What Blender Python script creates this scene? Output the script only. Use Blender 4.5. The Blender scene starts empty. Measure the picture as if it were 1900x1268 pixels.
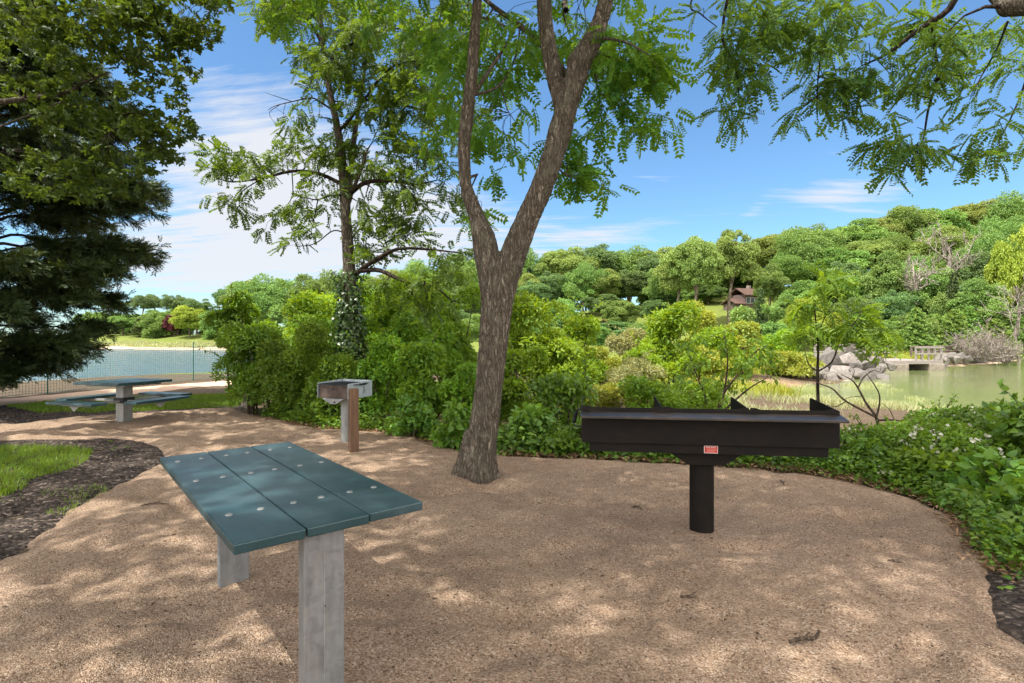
import bpy, bmesh, math, random
import numpy as np
from mathutils import Vector, Matrix, Euler, noise as mnoise

RNG = np.random.default_rng(11)
random.seed(5)
SC = bpy.context.scene
COL = SC.collection
F, H, CX, HY = 1000.0, 1.45, 950.0, 627.0      # focal length (px of a 1900 px frame), eye height, principal point
PI = math.pi

def P(px, py, d):
    """the point at distance d seen at a spot of the photograph"""
    return np.array([(px - CX) / F * d, d, H - (py - HY) / F * d])

def W(px, py, z=0.0):
    """where the sight line meets the level z"""
    d = (H - z) * F / (py - HY)
    return np.array([(px - CX) / F * d, d])

def unit(a):
    a = np.asarray(a, float)
    return a / np.maximum(np.linalg.norm(a, axis=-1, keepdims=True), 1e-9)

# ------------------------------------------------------------------ objects
def tag(o, label=None, cat=None, group=None, kind=None):
    if label: o['label'] = label
    if cat: o['category'] = cat
    if group: o['group'] = group
    if kind: o['kind'] = kind
    return o

def thing(name, label, cat, loc=(0, 0, 0), rz=0.0, group=None):
    o = bpy.data.objects.new(name, None)
    o.empty_display_size = 0.2
    COL.objects.link(o)
    o.location = [float(v) for v in loc]
    o.rotation_euler = (0, 0, rz)
    return tag(o, label, cat, group)

def link(name, me, mat=None, parent=None):
    o = bpy.data.objects.new(name, me)
    COL.objects.link(o)
    if mat is not None:
        for m in (mat if isinstance(mat, (list, tuple)) else [mat]):
            me.materials.append(m)
    if parent is not None: o.parent = parent
    return o

def copy_tree(root, loc, rz, scale, label, cat, group=None):
    r = root.copy(); COL.objects.link(r)
    r.location = [float(v) for v in loc]; r.rotation_euler = (0, 0, rz); r.scale = scale
    for k in ('label', 'category', 'group'):
        if k in r: del r[k]
    tag(r, label, cat, group)
    for ch in root.children:
        c = ch.copy(); COL.objects.link(c); c.parent = r
    return r

def mesh_np(name, V, faces, smooth=False, rnd=None, midx=None):
    """faces: list of integer arrays (n, k)"""
    me = bpy.data.meshes.new(name)
    V = np.ascontiguousarray(V, np.float32)
    faces = [np.asarray(f, np.int32) for f in faces if len(f)]
    nl = sum(f.size for f in faces); nf = sum(len(f) for f in faces)
    me.vertices.add(len(V)); me.vertices.foreach_set('co', V.ravel())
    me.loops.add(nl); me.polygons.add(nf)
    me.loops.foreach_set('vertex_index', np.concatenate([f.ravel() for f in faces]))
    tot = np.concatenate([np.full(len(f), f.shape[1], np.int32) for f in faces])
    st = np.zeros(nf, np.int32); st[1:] = np.cumsum(tot)[:-1]
    me.polygons.foreach_set('loop_start', st)
    me.polygons.foreach_set('loop_total', tot)
    if smooth: me.polygons.foreach_set('use_smooth', np.ones(nf, bool))
    if midx is not None: me.polygons.foreach_set('material_index', np.asarray(midx, np.int32))
    me.update(calc_edges=True)
    if rnd is not None:
        a = me.attributes.new('rnd', 'FLOAT', 'FACE')
        a.data.foreach_set('value', np.asarray(rnd, np.float32))
    return me

class MB:
    """collects simple shapes into one mesh"""
    def __init__(s): s.V = []; s.F = []; s.n = 0
    def add(s, V, F):
        V = np.asarray(V, float)
        s.V.append(V); s.F += [tuple(i + s.n for i in f) for f in F]; s.n += len(V)
        return s
    def box(s, c, size, rz=0, ry=0, rx=0):
        sx, sy, sz = [v / 2 for v in size]
        V = np.array([(x, y, z) for z in (-sz, sz) for y in (-sy, sy) for x in (-sx, sx)])
        M = np.array(Euler((rx, ry, rz)).to_matrix())
        return s.add(V @ M.T + np.array(c), [(0, 2, 3, 1), (4, 5, 7, 6), (0, 1, 5, 4), (2, 6, 7, 3), (0, 4, 6, 2), (1, 3, 7, 5)])
    def prism(s, pts, axis, a, b):
        """pts 2-D outline extruded along axis from a to b; axis 0: pts are (y,z), 1: (x,z), 2: (x,y)"""
        n = len(pts); V = []
        for t in (a, b):
            for p in pts:
                V.append({0: (t, p[0], p[1]), 1: (p[0], t, p[1]), 2: (p[0], p[1], t)}[axis])
        Fs = [tuple(range(n))[::-1], tuple(range(n, 2 * n))] + [(i, (i + 1) % n, n + (i + 1) % n, n + i) for i in range(n)]
        return s.add(V, Fs)
    def tube(s, pts, rad, n=8, cap=True):
        V, Fq = tube(np.asarray(pts, float), rad, n)
        Fs = [tuple(int(v) for v in f) for f in Fq]
        if cap:
            Fs += [tuple(range(n))[::-1], tuple(range(len(V) - n, len(V)))]
        return s.add(V, Fs)
    def cyl(s, c, r, h, n=20, r2=None):
        return s.tube([(c[0], c[1], c[2]), (c[0], c[1], c[2] + h)], [r, r2 or r], n)
    def build(s, name, mat, parent=None, bevel=0.0, smooth=False):
        me = bpy.data.meshes.new(name)
        me.from_pydata([tuple(map(float, v)) for v in np.concatenate(s.V)], [], s.F)
        bm = bmesh.new(); bm.from_mesh(me); bmesh.ops.recalc_face_normals(bm, faces=bm.faces); bm.to_mesh(me); bm.free()
        if smooth:
            me.polygons.foreach_set('use_smooth', np.ones(len(me.polygons), bool))
            me.update()
            if hasattr(me, 'set_sharp_from_angle'): me.set_sharp_from_angle(angle=math.radians(40))
        o = link(name, me, mat, parent)
        if bevel:
            b = o.modifiers.new('bevel', 'BEVEL'); b.width = bevel; b.segments = 2; b.limit_method = 'ANGLE'
        return o

def tube(pts, rad, n=8):
    pts = np.asarray(pts, float); m = len(pts)
    rad = np.broadcast_to(np.asarray(rad, float), (m,)) if np.ndim(rad) == 0 or len(np.atleast_1d(rad)) == m else np.interp(np.linspace(0, 1, m), np.linspace(0, 1, len(rad)), rad)
    T = unit(np.gradient(pts, axis=0))
    ref = np.array([0.0, 0, 1]) if abs(T[0][2]) < .9 else np.array([1.0, 0, 0])
    U = np.zeros_like(pts); u = unit(np.cross(T[0], ref))
    for i in range(m):
        u = u - T[i] * np.dot(u, T[i]); u = unit(u); U[i] = u
    B = np.cross(T, U)
    a = np.linspace(0, 2 * PI, n, endpoint=False)
    ring = U[:, None, :] * np.cos(a)[None, :, None] + B[:, None, :] * np.sin(a)[None, :, None]
    V = (pts[:, None, :] + ring * rad[:, None, None]).reshape(-1, 3)
    i = np.arange(m - 1)[:, None] * n; j = np.arange(n)[None, :]; k = (j + 1) % n
    Fq = np.stack([i + j, i + k, i + n + k, i + n + j], -1).reshape(-1, 4)
    return V, Fq

def tubes(lst):
    VV, FF, off = [], [], 0
    for pts, rad, n in lst:
        V, Fq = tube(pts, rad, n)
        VV.append(V); FF.append(Fq + off); off += len(V)
    return np.concatenate(VV), np.concatenate(FF)

def spline(pts, n):
    """Catmull-Rom through pts, n samples"""
    p = np.asarray(pts, float)
    if len(p) < 3:
        t = np.linspace(0, 1, n)[:, None]
        return p[0] * (1 - t) + p[-1] * t
    q = np.vstack([2 * p[0] - p[1], p, 2 * p[-1] - p[-2]])
    t = np.linspace(0, len(p) - 1 - 1e-6, n); i = t.astype(int); f = (t - i)[:, None]
    a, b, c, d = q[i], q[i + 1], q[i + 2], q[i + 3]
    return .5 * (2 * b + (c - a) * f + (2 * a - 5 * b + 4 * c - d) * f ** 2 + (3 * b - a - 3 * c + d) * f ** 3)

# ------------------------------------------------------------------ leaves
def tmpl_rhomb():
    return np.array([(0, 0, 0), (.45, .5, .1), (1, 0, -.1), (.45, -.5, .1)], float), np.array([(0, 2, 1), (0, 3, 2)])
def tmpl_ovate():
    V = np.array([(0, 0, 0), (.28, .46, .1), (.65, .36, .04), (1, 0, -.16), (.65, -.36, .04), (.28, -.46, .1), (.45, 0, 0)], float)
    return V, np.array([(6, i, (i + 1) % 6) for i in range(6)])
def tmpl_round():
    a = np.linspace(0, 2 * PI, 8, endpoint=False)
    V = [(.5 - .5 * math.cos(t), .5 * math.sin(t), .07 * abs(math.sin(t)) - .1 * (.5 - .5 * math.cos(t)) ** 2) for t in a] + [(.5, 0, -.03)]
    return np.array(V), np.array([(8, (i + 1) % 8, i) for i in range(8)])
def tmpl_pinnate(pairs=6, ll=.3, lw=.15, droop=.25, start=.15, ang=62):
    V, Fs = [], []
    bv, bf = tmpl_rhomb()
    r = random.Random(3)
    items = [(t, s) for t in np.linspace(start, .93, pairs) for s in (1, -1)] + [(.93, 0)]
    for t, s in items:
        a = math.radians(ang + r.uniform(-9, 9)) * s
        k = ll * (1 - .35 * abs(t - .5)) * r.uniform(.88, 1.1)
        X = np.array([math.cos(a), math.sin(a), -.18 * abs(s)]); Y = np.array([-math.sin(a), math.cos(a), r.uniform(-.5, .5)])
        Z = np.cross(X, Y)
        q = bv[:, :1] * X * k + bv[:, 1:2] * Y * lw * 1.0 + bv[:, 2:3] * Z * k * .8 + np.array([t, 0, -droop * t * t])
        Fs.append(bf + len(V) * 4); V.append(q)
    # rachis
    n = len(V) * 4
    V.append(np.array([(0, .006, 0), (0, -.006, 0), (.5, 0, -droop * .25), (.95, 0, -droop * .9)])); Fs.append(np.array([(n, n + 1, n + 2), (n + 1, n + 3, n + 2)]))
    return np.concatenate(V), np.concatenate(Fs)
def tmpl_rosette(k=5):
    V, Fs = [], []
    bv, bf = tmpl_ovate(); r = random.Random(8)
    for i in range(k):
        a = 2 * PI * i / k + r.uniform(-.3, .3); e = r.uniform(-.35, .5)
        X = np.array([math.cos(a) * math.cos(e) * .8 + .3, math.sin(a) * math.cos(e), math.sin(e)]); X = unit(X)
        Y = unit(np.cross([r.uniform(-.4, .4), r.uniform(-.4, .4), 1], X)); Z = np.cross(X, Y)
        s = r.uniform(.55, .8)
        V.append((bv[:, :1] * X + bv[:, 1:2] * Y * .62 + bv[:, 2:3] * Z) * s + np.array([.2, 0, 0])); Fs.append(bf + 7 * i)
    return np.concatenate(V), np.concatenate(Fs)
def tmpl_spray(k=13):
    V, Fs = [], []
    bv, bf = tmpl_rhomb(); r = random.Random(4)
    for i in range(k):
        t = i / (k - 1) * .75; s = (1, -1)[i % 2]
        a = math.radians(r.uniform(18, 48)) * s
        X = np.array([math.cos(a), math.sin(a), r.uniform(-.25, .25)]); X = unit(X)
        Y = unit(np.cross([r.uniform(-1, 1), 0, 1], X)); Z = np.cross(X, Y)
        V.append(bv[:, :1] * X * .38 + bv[:, 1:2] * Y * .085 + bv[:, 2:3] * Z * .1 + np.array([t, 0, 0])); Fs.append(bf + 4 * i)
    return np.concatenate(V), np.concatenate(Fs)
def tmpl_clump(k=4):
    V, Fs = [], []
    bv, bf = tmpl_rhomb(); r = random.Random(6)
    for i in range(k):
        X = unit(np.array([r.gauss(0, 1), r.gauss(0, 1), r.gauss(0, .5)])); Y = unit(np.cross([r.uniform(-.6, .6), r.uniform(-.6, .6), 1], X)); Z = np.cross(X, Y)
        V.append(bv[:, :1] * X * .62 + bv[:, 1:2] * Y * .42 + bv[:, 2:3] * Z * .7 + np.array([r.uniform(-.3, .3), r.uniform(-.3, .3), r.uniform(-.2, .2)])); Fs.append(bf + 4 * i)
    return np.concatenate(V), np.concatenate(Fs)
def tmpl_flower():
    V = [(0, 0, .02)]; Fs = []
    for i in range(5):
        a = 2 * PI * i / 5
        V += [(.5 * math.cos(a - .45), .5 * math.sin(a - .45), .1), (.5 * math.cos(a + .45), .5 * math.sin(a + .45), .1)]
        Fs.append((0, 2 * i + 1, 2 * i + 2))
    return np.array(V), np.array(Fs)
TM = dict(locust=tmpl_pinnate(8, .21, .115, .3, .12, 64), rhomb=tmpl_rhomb(), ovate=tmpl_ovate(), round=tmpl_round(), pinnate=tmpl_pinnate(), rosette=tmpl_rosette(), spray=tmpl_spray(), clump=tmpl_clump(),
          flower=tmpl_flower(), bigpinnate=tmpl_pinnate(7, .42, .11, .55, .12, 66))

ISO = ('pinnate', 'locust', 'bigpinnate', 'rosette', 'spray', 'clump', 'flower')
def leaves(tm, C, A, N, L, Wd, rnd=None):
    """one template copy per row of C; A growth axis, N upper side"""
    bv, bf = TM[tm] if isinstance(tm, str) else tm
    A = unit(A); S = unit(np.cross(N, A)); N = np.cross(A, S)
    L = np.broadcast_to(L, len(C)); Wd = L if tm in ISO else np.broadcast_to(Wd, len(C))
    V = C[:, None] + bv[None, :, :1] * A[:, None] * L[:, None, None] + bv[None, :, 1:2] * S[:, None] * Wd[:, None, None] + bv[None, :, 2:] * N[:, None] * L[:, None, None]
    Fs = bf[None] + (np.arange(len(C)) * len(bv))[:, None, None]
    if rnd is None: rnd = RNG.random(len(C))
    r = np.repeat(rnd, len(bf))
    if len(bf) > 6:
        r = np.clip(r + RNG.normal(0, .12, len(r)), 0, 1)
    return V.reshape(-1, 3), Fs.reshape(-1, 3), r

class Leafage:
    def __init__(s): s.V = []; s.F = []; s.R = []; s.n = 0
    def add(s, *a, **k):
        V, Fs, R = leaves(*a, **k)
        s.V.append(V); s.F.append(Fs + s.n); s.R.append(R); s.n += len(V)
    def build(s, name, mat, parent=None):
        me = mesh_np(name, np.concatenate(s.V), [np.concatenate(s.F)], rnd=np.concatenate(s.R))
        return link(name, me, mat, parent)

def rdir(n):
    return unit(RNG.normal(size=(n, 3)))

# ------------------------------------------------------------------ land
def sdf(Pt, poly):
    """signed distance to a polygon, negative inside"""
    Pt = np.asarray(Pt, float); poly = np.asarray(poly, float)
    d = np.full(len(Pt), 1e9); ins = np.zeros(len(Pt), bool)
    for i in range(len(poly)):
        a, b = poly[i], poly[(i + 1) % len(poly)]
        e = b - a; w = Pt - a
        t = np.clip((w @ e) / max(e @ e, 1e-9), 0, 1)
        d = np.minimum(d, np.linalg.norm(w - t[:, None] * e, axis=1))
        c = ((a[1] > Pt[:, 1]) != (b[1] > Pt[:, 1]))
        with np.errstate(divide='ignore', invalid='ignore'):
            xi = (b[0] - a[0]) * (Pt[:, 1] - a[1]) / (b[1] - a[1]) + a[0]
        ins ^= c & (Pt[:, 0] < xi)
    return np.where(ins, -d, d)

def smooth(t):
    t = np.clip(t, 0, 1); return t * t * (3 - 2 * t)

ZW = -0.6
BAY = [(-17.7, 31.5), (-18.5, 40), (-22, 60), (-33, 78), (-46, 88), (-73, 97), (-120, 99), (-400, 110), (-400, 8), (-60, 9), (-33, 17), (-24, 21), (-21.5, 25)]
POND = [(16.2, 24.5), (14.2, 20.5), (12.9, 17.4), (13.6, 13.5), (16, 11), (24, 7), (110, 4), (120, 66), (75, 57), (47.5, 50), (40, 44), (32.5, 39), (27.5, 35.5), (26.6, 38.5), (25.2, 38.5), (24.4, 34.2), (21.5, 32), (18.6, 29.5), (17.4, 27)]

def terrain(Pt):
    Pt = np.asarray(Pt, float)
    x, y = Pt[:, 0], Pt[:, 1]
    bd, pd = sdf(Pt, BAY), sdf(Pt, POND)
    lb = smooth(bd / 9.0); lp = smooth(pd / 7.0)
    z = ZW + 0.6 * np.minimum(lb, lp)
    w = np.minimum(bd, pd)
    z = np.where(w < 0, np.maximum(ZW + w * .18, -2.6), z)
    z = z - .42 * np.exp(-(((x - 9.6) / 4.5) ** 2 + ((y - 20) / 4.5) ** 2)) * (w > 0)
    s = smooth((y - 44) / 60.0) * smooth((w - 1) / 18)
    az = np.clip((x / np.maximum(y, 1) + .35) / 1.1, 0, 1)
    z = z + s * (2.0 + 12.5 * az ** 1.3)
    far = smooth((np.hypot(x, y) - 20) / 30) * (w > 2)
    z = z + far * .18 * (np.sin(x * .43 + 1.3) * np.cos(y * .37) + .5 * np.sin(x * .93 + y * .71))
    return z

def tz(x, y):
    return float(terrain(np.array([[x, y]]))[0])
SUN_E = 2.0
SKY_S = .15
EXPO = 2.05
SKY_TINT = (.235, .312, .350)
CLOUD = (1.40, 1.43, 1.50)
CLOUD_FILL = (9.0, 7.9, 6.8)  # bright cloud out of view overhead and behind, added as fill light for the shade
MAIN_TOP = 700
LOC_TOP = 900
OAK_TOP = 930
# ------------------------------------------------------------------ materials
def new_mat(name):
    m = bpy.data.materials.new(name); m.use_nodes = True
    nt = m.node_tree; nt.nodes.clear()
    out = nt.nodes.new('ShaderNodeOutputMaterial')
    return m, nt, out

class NT:
    def __init__(s, nt): s.nt = nt
    def n(s, typ, inp=None, **props):
        nd = s.nt.nodes.new(typ)
        for k, v in props.items(): setattr(nd, k, v)
        for k, v in (inp or {}).items():
            sock = nd.inputs[k]
            if isinstance(v, bpy.types.NodeSocket): s.nt.links.new(v, sock)
            elif isinstance(v, (tuple, list)) and len(v) == 3 and sock.type == 'RGBA': sock.default_value = (*v, 1)
            else: sock.default_value = v
        return nd
    def math(s, op, a, b=0.0, c=None, clamp=False):
        inp = {0: a, 1: b}
        if c is not None: inp[2] = c
        return s.n('ShaderNodeMath', inp, operation=op, use_clamp=clamp).outputs[0]
    def mix(s, f, a, b, blend='MIX'):
        nd = s.n('ShaderNodeMix', None, data_type='RGBA', blend_type=blend)
        for sock, v in ((nd.inputs[0], f), (nd.inputs[6], a), (nd.inputs[7], b)):
            if isinstance(v, bpy.types.NodeSocket): s.nt.links.new(v, sock)
            elif isinstance(v, (tuple, list)): sock.default_value = (*v[:3], 1)
            else: sock.default_value = v
        return nd.outputs[2]
    def ramp(s, f, stops, interp='LINEAR'):
        nd = s.n('ShaderNodeValToRGB', {0: f}); cr = nd.color_ramp; cr.interpolation = interp
        while len(cr.elements) < len(stops): cr.elements.new(.5)
        for e, (p, c) in zip(cr.elements, stops):
            e.position = p; e.color = (*c, 1) if len(c) == 3 else c
        return nd.outputs[0]
    def noise(s, vec, scale, detail=4, rough=.55, dist=0.0):
        return s.n('ShaderNodeTexNoise', {'Vector': vec, 'Scale': scale, 'Detail': detail, 'Roughness': rough, 'Distortion': dist}).outputs[0]
    def coord(s, scale=None, kind='Object'):
        c = s.n('ShaderNodeTexCoord').outputs[kind]
        if scale is not None:
            c = s.n('ShaderNodeMapping', {'Vector': c, 'Scale': scale}).outputs[0]
        return c
    def bump(s, h, strength=.5, dist=.01, normal=None):
        inp = {'Height': h, 'Strength': strength, 'Distance': dist}
        if normal is not None: inp['Normal'] = normal
        return s.n('ShaderNodeBump', inp).outputs[0]
    def attr(s, name):
        return s.n('ShaderNodeAttribute', None, attribute_name=name).outputs['Fac']
    def bsdf(s, out, **k):
        inp = {}
        for a, b in k.items(): inp[{'col': 'Base Color', 'rough': 'Roughness', 'metal': 'Metallic', 'spec': 'Specular IOR Level', 'normal': 'Normal', 'alpha': 'Alpha'}.get(a, a)] = b
        b = s.n('ShaderNodeBsdfPrincipled', inp)
        s.nt.links.new(b.outputs[0], out.inputs[0])
        return b

def leaf_mat(name, c1, c2, trans=.35, tcol=None, rough=.5, spec=.35, boost=1.5, vary=.3):
    c1 = tuple(v * boost for v in c1); c2 = tuple(v * boost for v in c2)
    m, nt, out = new_mat(name); g = NT(nt)
    r = g.attr('rnd')
    c = g.mix(r, c1, c2)
    oi = g.n('ShaderNodeObjectInfo').outputs['Random']
    c = g.n('ShaderNodeHueSaturation', {'Hue': g.math('MULTIPLY_ADD', oi, vary * .1, .5 - vary * .05), 'Saturation': 1.0, 'Value': g.math('MULTIPLY_ADD', oi, vary, 1 - vary / 2), 'Color': c}).outputs[0]
    pb = g.n('ShaderNodeBsdfPrincipled', {'Base Color': c, 'Roughness': rough, 'Specular IOR Level': spec})
    t = tcol or (min(c2[0] * 1.6 + .02, 1), min(c2[1] * 1.35 + .02, 1), c2[2] * .7)
    tc = g.mix(r, tuple(v * .75 for v in t), t)
    tb = g.n('ShaderNodeBsdfTranslucent', {'Color': tc})
    mx = g.n('ShaderNodeMixShader', {0: trans, 1: pb.outputs[0], 2: tb.outputs[0]})
    nt.links.new(mx.outputs[0], out.inputs[0])
    return m

def bark_mat(name, c1, c2, sx=9.0, sz=1.6, bump=.9, dist=.02, lichen=None):
    m, nt, out = new_mat(name); g = NT(nt)
    co = g.coord()
    wob = g.n('ShaderNodeTexNoise', {'Vector': g.coord((3, 3, 1.4)), 'Scale': 2.2, 'Detail': 4.0}).outputs[1]
    v = g.n('ShaderNodeMapping', {'Vector': g.n('ShaderNodeVectorMath', {0: co, 1: g.n('ShaderNodeVectorMath', {0: wob, 3: .14}, operation='SCALE').outputs[0]}, operation='ADD').outputs[0], 'Scale': (sx, sx, sz)}).outputs[0]
    a = g.math('ABSOLUTE', g.math('SUBTRACT', g.noise(v, 1.0, 3, .5, .4), .5))
    b = g.math('ABSOLUTE', g.math('SUBTRACT', g.noise(g.n('ShaderNodeMapping', {'Vector': v, 'Location': (5.2, 1.3, 7.7), 'Scale': (1.6, 1.6, 1.9)}).outputs[0], 1.0, 3, .5, .4), .5))
    rid = g.math('MINIMUM', g.math('MULTIPLY', a, 7.0, clamp=True), g.math('MULTIPLY_ADD', b, 7.0, .25, clamp=True))
    fine = g.noise(g.coord((sx * 3, sx * 3, sz * 4)), 1.0, 6, .65)
    h = g.math('ADD', rid, g.math('MULTIPLY', fine, .5))
    c = g.ramp(h, [(.22, tuple(v_ * .38 for v_ in c1)), (.62, c1), (1.0, tuple((p + q) / 2 for p, q in zip(c1, c2))), (1.35 / 1.4, c2)])
    big = g.noise(co, 2.5, 3)
    c = g.mix(g.math('MULTIPLY', big, .3), c, tuple(v_ * .6 for v_ in c1))
    if lichen:
        lf = g.ramp(g.noise(co, 7.0, 5, .65), [(.52, (0, 0, 0)), (.68, (1, 1, 1))])
        c = g.mix(g.math('MULTIPLY', lf, .3), c, lichen)
    g.bsdf(out, col=c, rough=.92, spec=.12, normal=g.bump(h, bump, dist))
    return m

def flat_mat(name, col, rough=.6, metal=0, spec=.4, var=.25, scale=12, bump=0.0):
    m, nt, out = new_mat(name); g = NT(nt)
    n = g.noise(g.coord(), scale, 6, .6)
    c = g.ramp(n, [(.3, tuple(v * (1 - var) for v in col)), (.7, tuple(min(v * (1 + var), 1) for v in col))])
    k = dict(col=c, rough=rough, metal=metal, spec=spec)
    if bump: k['normal'] = g.bump(n, bump, .004)
    g.bsdf(out, **k)
    return m

def gravel_mat(name):
    m, nt, out = new_mat(name); g = NT(nt)
    co = g.coord()
    jit = g.n('ShaderNodeMix', {0: .012, 4: co, 5: g.n('ShaderNodeTexNoise', {'Vector': co, 'Scale': 60.0}).outputs[1]}, data_type='VECTOR').outputs[1]
    vo = g.n('ShaderNodeTexVoronoi', {'Vector': jit, 'Scale': 150.0, 'Randomness': 1.0})
    vb = g.n('ShaderNodeTexVoronoi', {'Vector': jit, 'Scale': 60.0, 'Randomness': 1.0})
    cell = g.n('ShaderNodeSeparateColor', {0: vo.outputs['Color']}).outputs[0]
    cellb = g.n('ShaderNodeSeparateColor', {0: vb.outputs['Color']}).outputs[0]
    c = g.ramp(cell, [(0, (.17, .110, .070)), (.16, (.31, .212, .140)), (.55, (.435, .305, .207)), (.85, (.53, .392, .28)), (1, (.69, .56, .44))])
    # a scatter of larger pale and dark stones
    big = g.math('MULTIPLY', g.math('GREATER_THAN', cellb, .93), g.math('LESS_THAN', vb.outputs[0], .42))
    c = g.mix(g.math('MULTIPLY', big, .7), c, (.60, .49, .39))
    dk = g.math('MULTIPLY', g.math('LESS_THAN', cellb, .045), g.math('LESS_THAN', vb.outputs[0], .36))
    c = g.mix(g.math('MULTIPLY', dk, .85), c, (.07, .046, .033))
    big2 = g.noise(co, .9, 5, .6)
    c = g.mix(1.0, c, g.ramp(big2, [(.32, (.74, .73, .72)), (.66, (1.1, 1.1, 1.1))]), 'MULTIPLY')
    lit = g.ramp(g.noise(co, 7.0, 6, .7), [(.56, (0, 0, 0)), (.72, (1, 1, 1))])
    c = g.mix(g.math('MULTIPLY', lit, .38), c, (.27, .175, .115))
    h = g.math('ADD', g.math('MULTIPLY', vo.outputs[0], -.9), g.math('MULTIPLY', g.noise(co, 11.0, 6, .7), 4.2))
    h = g.math('ADD', h, g.math('MULTIPLY', big, .5))
    g.bsdf(out, col=c, rough=.92, spec=.2, normal=g.bump(h, 1.0, .016))
    return m

def mulch_mat(name):
    m, nt, out = new_mat(name); g = NT(nt)
    co = g.coord()
    n = g.noise(co, 55, 8, .72)
    vo = g.n('ShaderNodeTexVoronoi', {'Vector': co, 'Scale': 40.0})
    cell = g.n('ShaderNodeSeparateColor', {0: vo.outputs['Color']}).outputs[0]
    c = g.ramp(cell, [(0, (.022, .017, .014)), (.5, (.055, .043, .036)), (.85, (.11, .087, .074)), (1, (.26, .21, .17))])
    c = g.mix(g.ramp(g.noise(co, 2.2, 5, .65), [(.5, (0, 0, 0)), (.78, (.7, .7, .7))]), c, (.15, .115, .09))
    h = g.math('ADD', n, g.math('MULTIPLY', vo.outputs[0], -.7))
    g.bsdf(out, col=c, rough=.95, spec=.15, normal=g.bump(h, 1.0, .035))
    return m

def ground_mat(name):
    m, nt, out = new_mat(name); g = NT(nt)
    co = g.coord()
    nf = g.noise(co, 18, 8, .7); nm = g.noise(co, 1.3, 6, .65); nl = g.noise(co, .22, 4, .6)
    soil = g.ramp(nf, [(.3, (.05, .036, .024)), (.55, (.12, .088, .058)), (.8, (.21, .165, .11))])
    grass = g.ramp(nf, [(.25, (.05, .085, .014)), (.55, (.11, .16, .026)), (.85, (.20, .23, .055))])
    grass = g.mix(g.math('MULTIPLY', nl, .45), grass, (.24, .23, .07))
    sand = g.ramp(nf, [(.25, (.30, .22, .15)), (.55, (.44, .345, .25)), (.85, (.56, .46, .36))])
    mud = g.ramp(nm, [(.3, (.15, .095, .06)), (.6, (.27, .185, .12)), (.8, (.36, .27, .19))])
    jit = g.math('MULTIPLY', g.math('SUBTRACT', nm, .5), .9)
    def msk(a):
        return g.ramp(g.math('ADD', g.attr(a), jit), [(.38, (0, 0, 0)), (.62, (1, 1, 1))])
    c = g.mix(msk('grass'), soil, grass)
    c = g.mix(msk('mud'), c, mud)
    c = g.mix(msk('sand'), c, sand)
    g.bsdf(out, col=c, rough=.95, spec=.15, normal=g.bump(g.math('ADD', nf, g.math('MULTIPLY', nm, 1.5)), .8, .05))
    return m

def water_mat(name, col, scale, bump, rough=.06, detail=6, stretch=(1, 1.8, 1), calm=None, wdist=.12):
    m, nt, out = new_mat(name); g = NT(nt)
    co = g.coord(stretch)
    n = g.math('ADD', g.noise(co, scale, detail, .62, .5), g.math('MULTIPLY', g.noise(co, scale * .22, 3), .8))
    st = bump
    if calm is not None:
        st = g.math('MULTIPLY', g.ramp(g.noise(g.coord((.07, .16, 1)), 1.0, 3), calm), bump)
    c = g.mix(g.noise(co, scale * .12, 3), tuple(v * .8 for v in col), tuple(v * 1.25 for v in col))
    g.bsdf(out, col=c, rough=rough, spec=.5, normal=g.bump(n, st, wdist), IOR=1.33)
    return m

def plank_mat(name):
    m, nt, out = new_mat(name); g = NT(nt)
    co = g.coord((1.0, 9.0, 9.0))
    n = g.noise(co, 7.0, 7, .65); nb = g.noise(g.coord(), 3.0, 5, .6); nf = g.noise(g.coord(), 190.0, 3, .6)
    c = g.ramp(n, [(.28, (.006, .029, .035)), (.6, (.010, .043, .052)), (.85, (.022, .066, .076))])
    dust = g.ramp(nb, [(.42, (0, 0, 0)), (.75, (1, 1, 1))])
    c = g.mix(g.math('MULTIPLY', dust, .5), c, (.10, .145, .165))
    c = g.mix(g.ramp(nf, [(.66, (0, 0, 0)), (.76, (.45, .45, .45))]), c, (.24, .28, .28))
    r = g.math('MULTIPLY_ADD', nb, .25, .27)
    h = g.math('ADD', n, g.math('MULTIPLY', nf, .5))
    g.bsdf(out, col=c, rough=r, spec=.55, normal=g.bump(h, .35, .0025))
    return m

def galv_mat(name, base=(.205, .215, .22), metal=.45):
    m, nt, out = new_mat(name); g = NT(nt)
    co = g.coord()
    vo = g.n('ShaderNodeTexVoronoi', {'Vector': g.n('ShaderNodeMix', {0: .1, 4: co, 5: g.n('ShaderNodeTexNoise', {'Vector': co, 'Scale': 14.0}).outputs[1]}, data_type='VECTOR').outputs[1], 'Scale': 60.0})
    cell = g.n('ShaderNodeSeparateColor', {0: vo.outputs['Color']}).outputs[0]
    st = g.noise(g.coord((5, 5, .9)), 5.0, 6, .6)
    k = g.math('ADD', g.math('MULTIPLY', cell, .14), g.math('MULTIPLY', st, .86))
    c = g.ramp(k, [(.2, tuple(v * .62 for v in base)), (.5, base), (.8, tuple(min(1, v * 1.3) for v in base))])
    warm = g.ramp(g.noise(g.coord((3, 3, 1.2)), 4.0, 4), [(.5, (0, 0, 0)), (.75, (1, 1, 1))])
    c = g.mix(g.math('MULTIPLY', warm, .22), c, (.42, .37, .30))
    g.bsdf(out, col=c, rough=g.math('MULTIPLY_ADD', cell, .2, .42), metal=metal, spec=.5, normal=g.bump(st, .12, .002))
    return m

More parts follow.
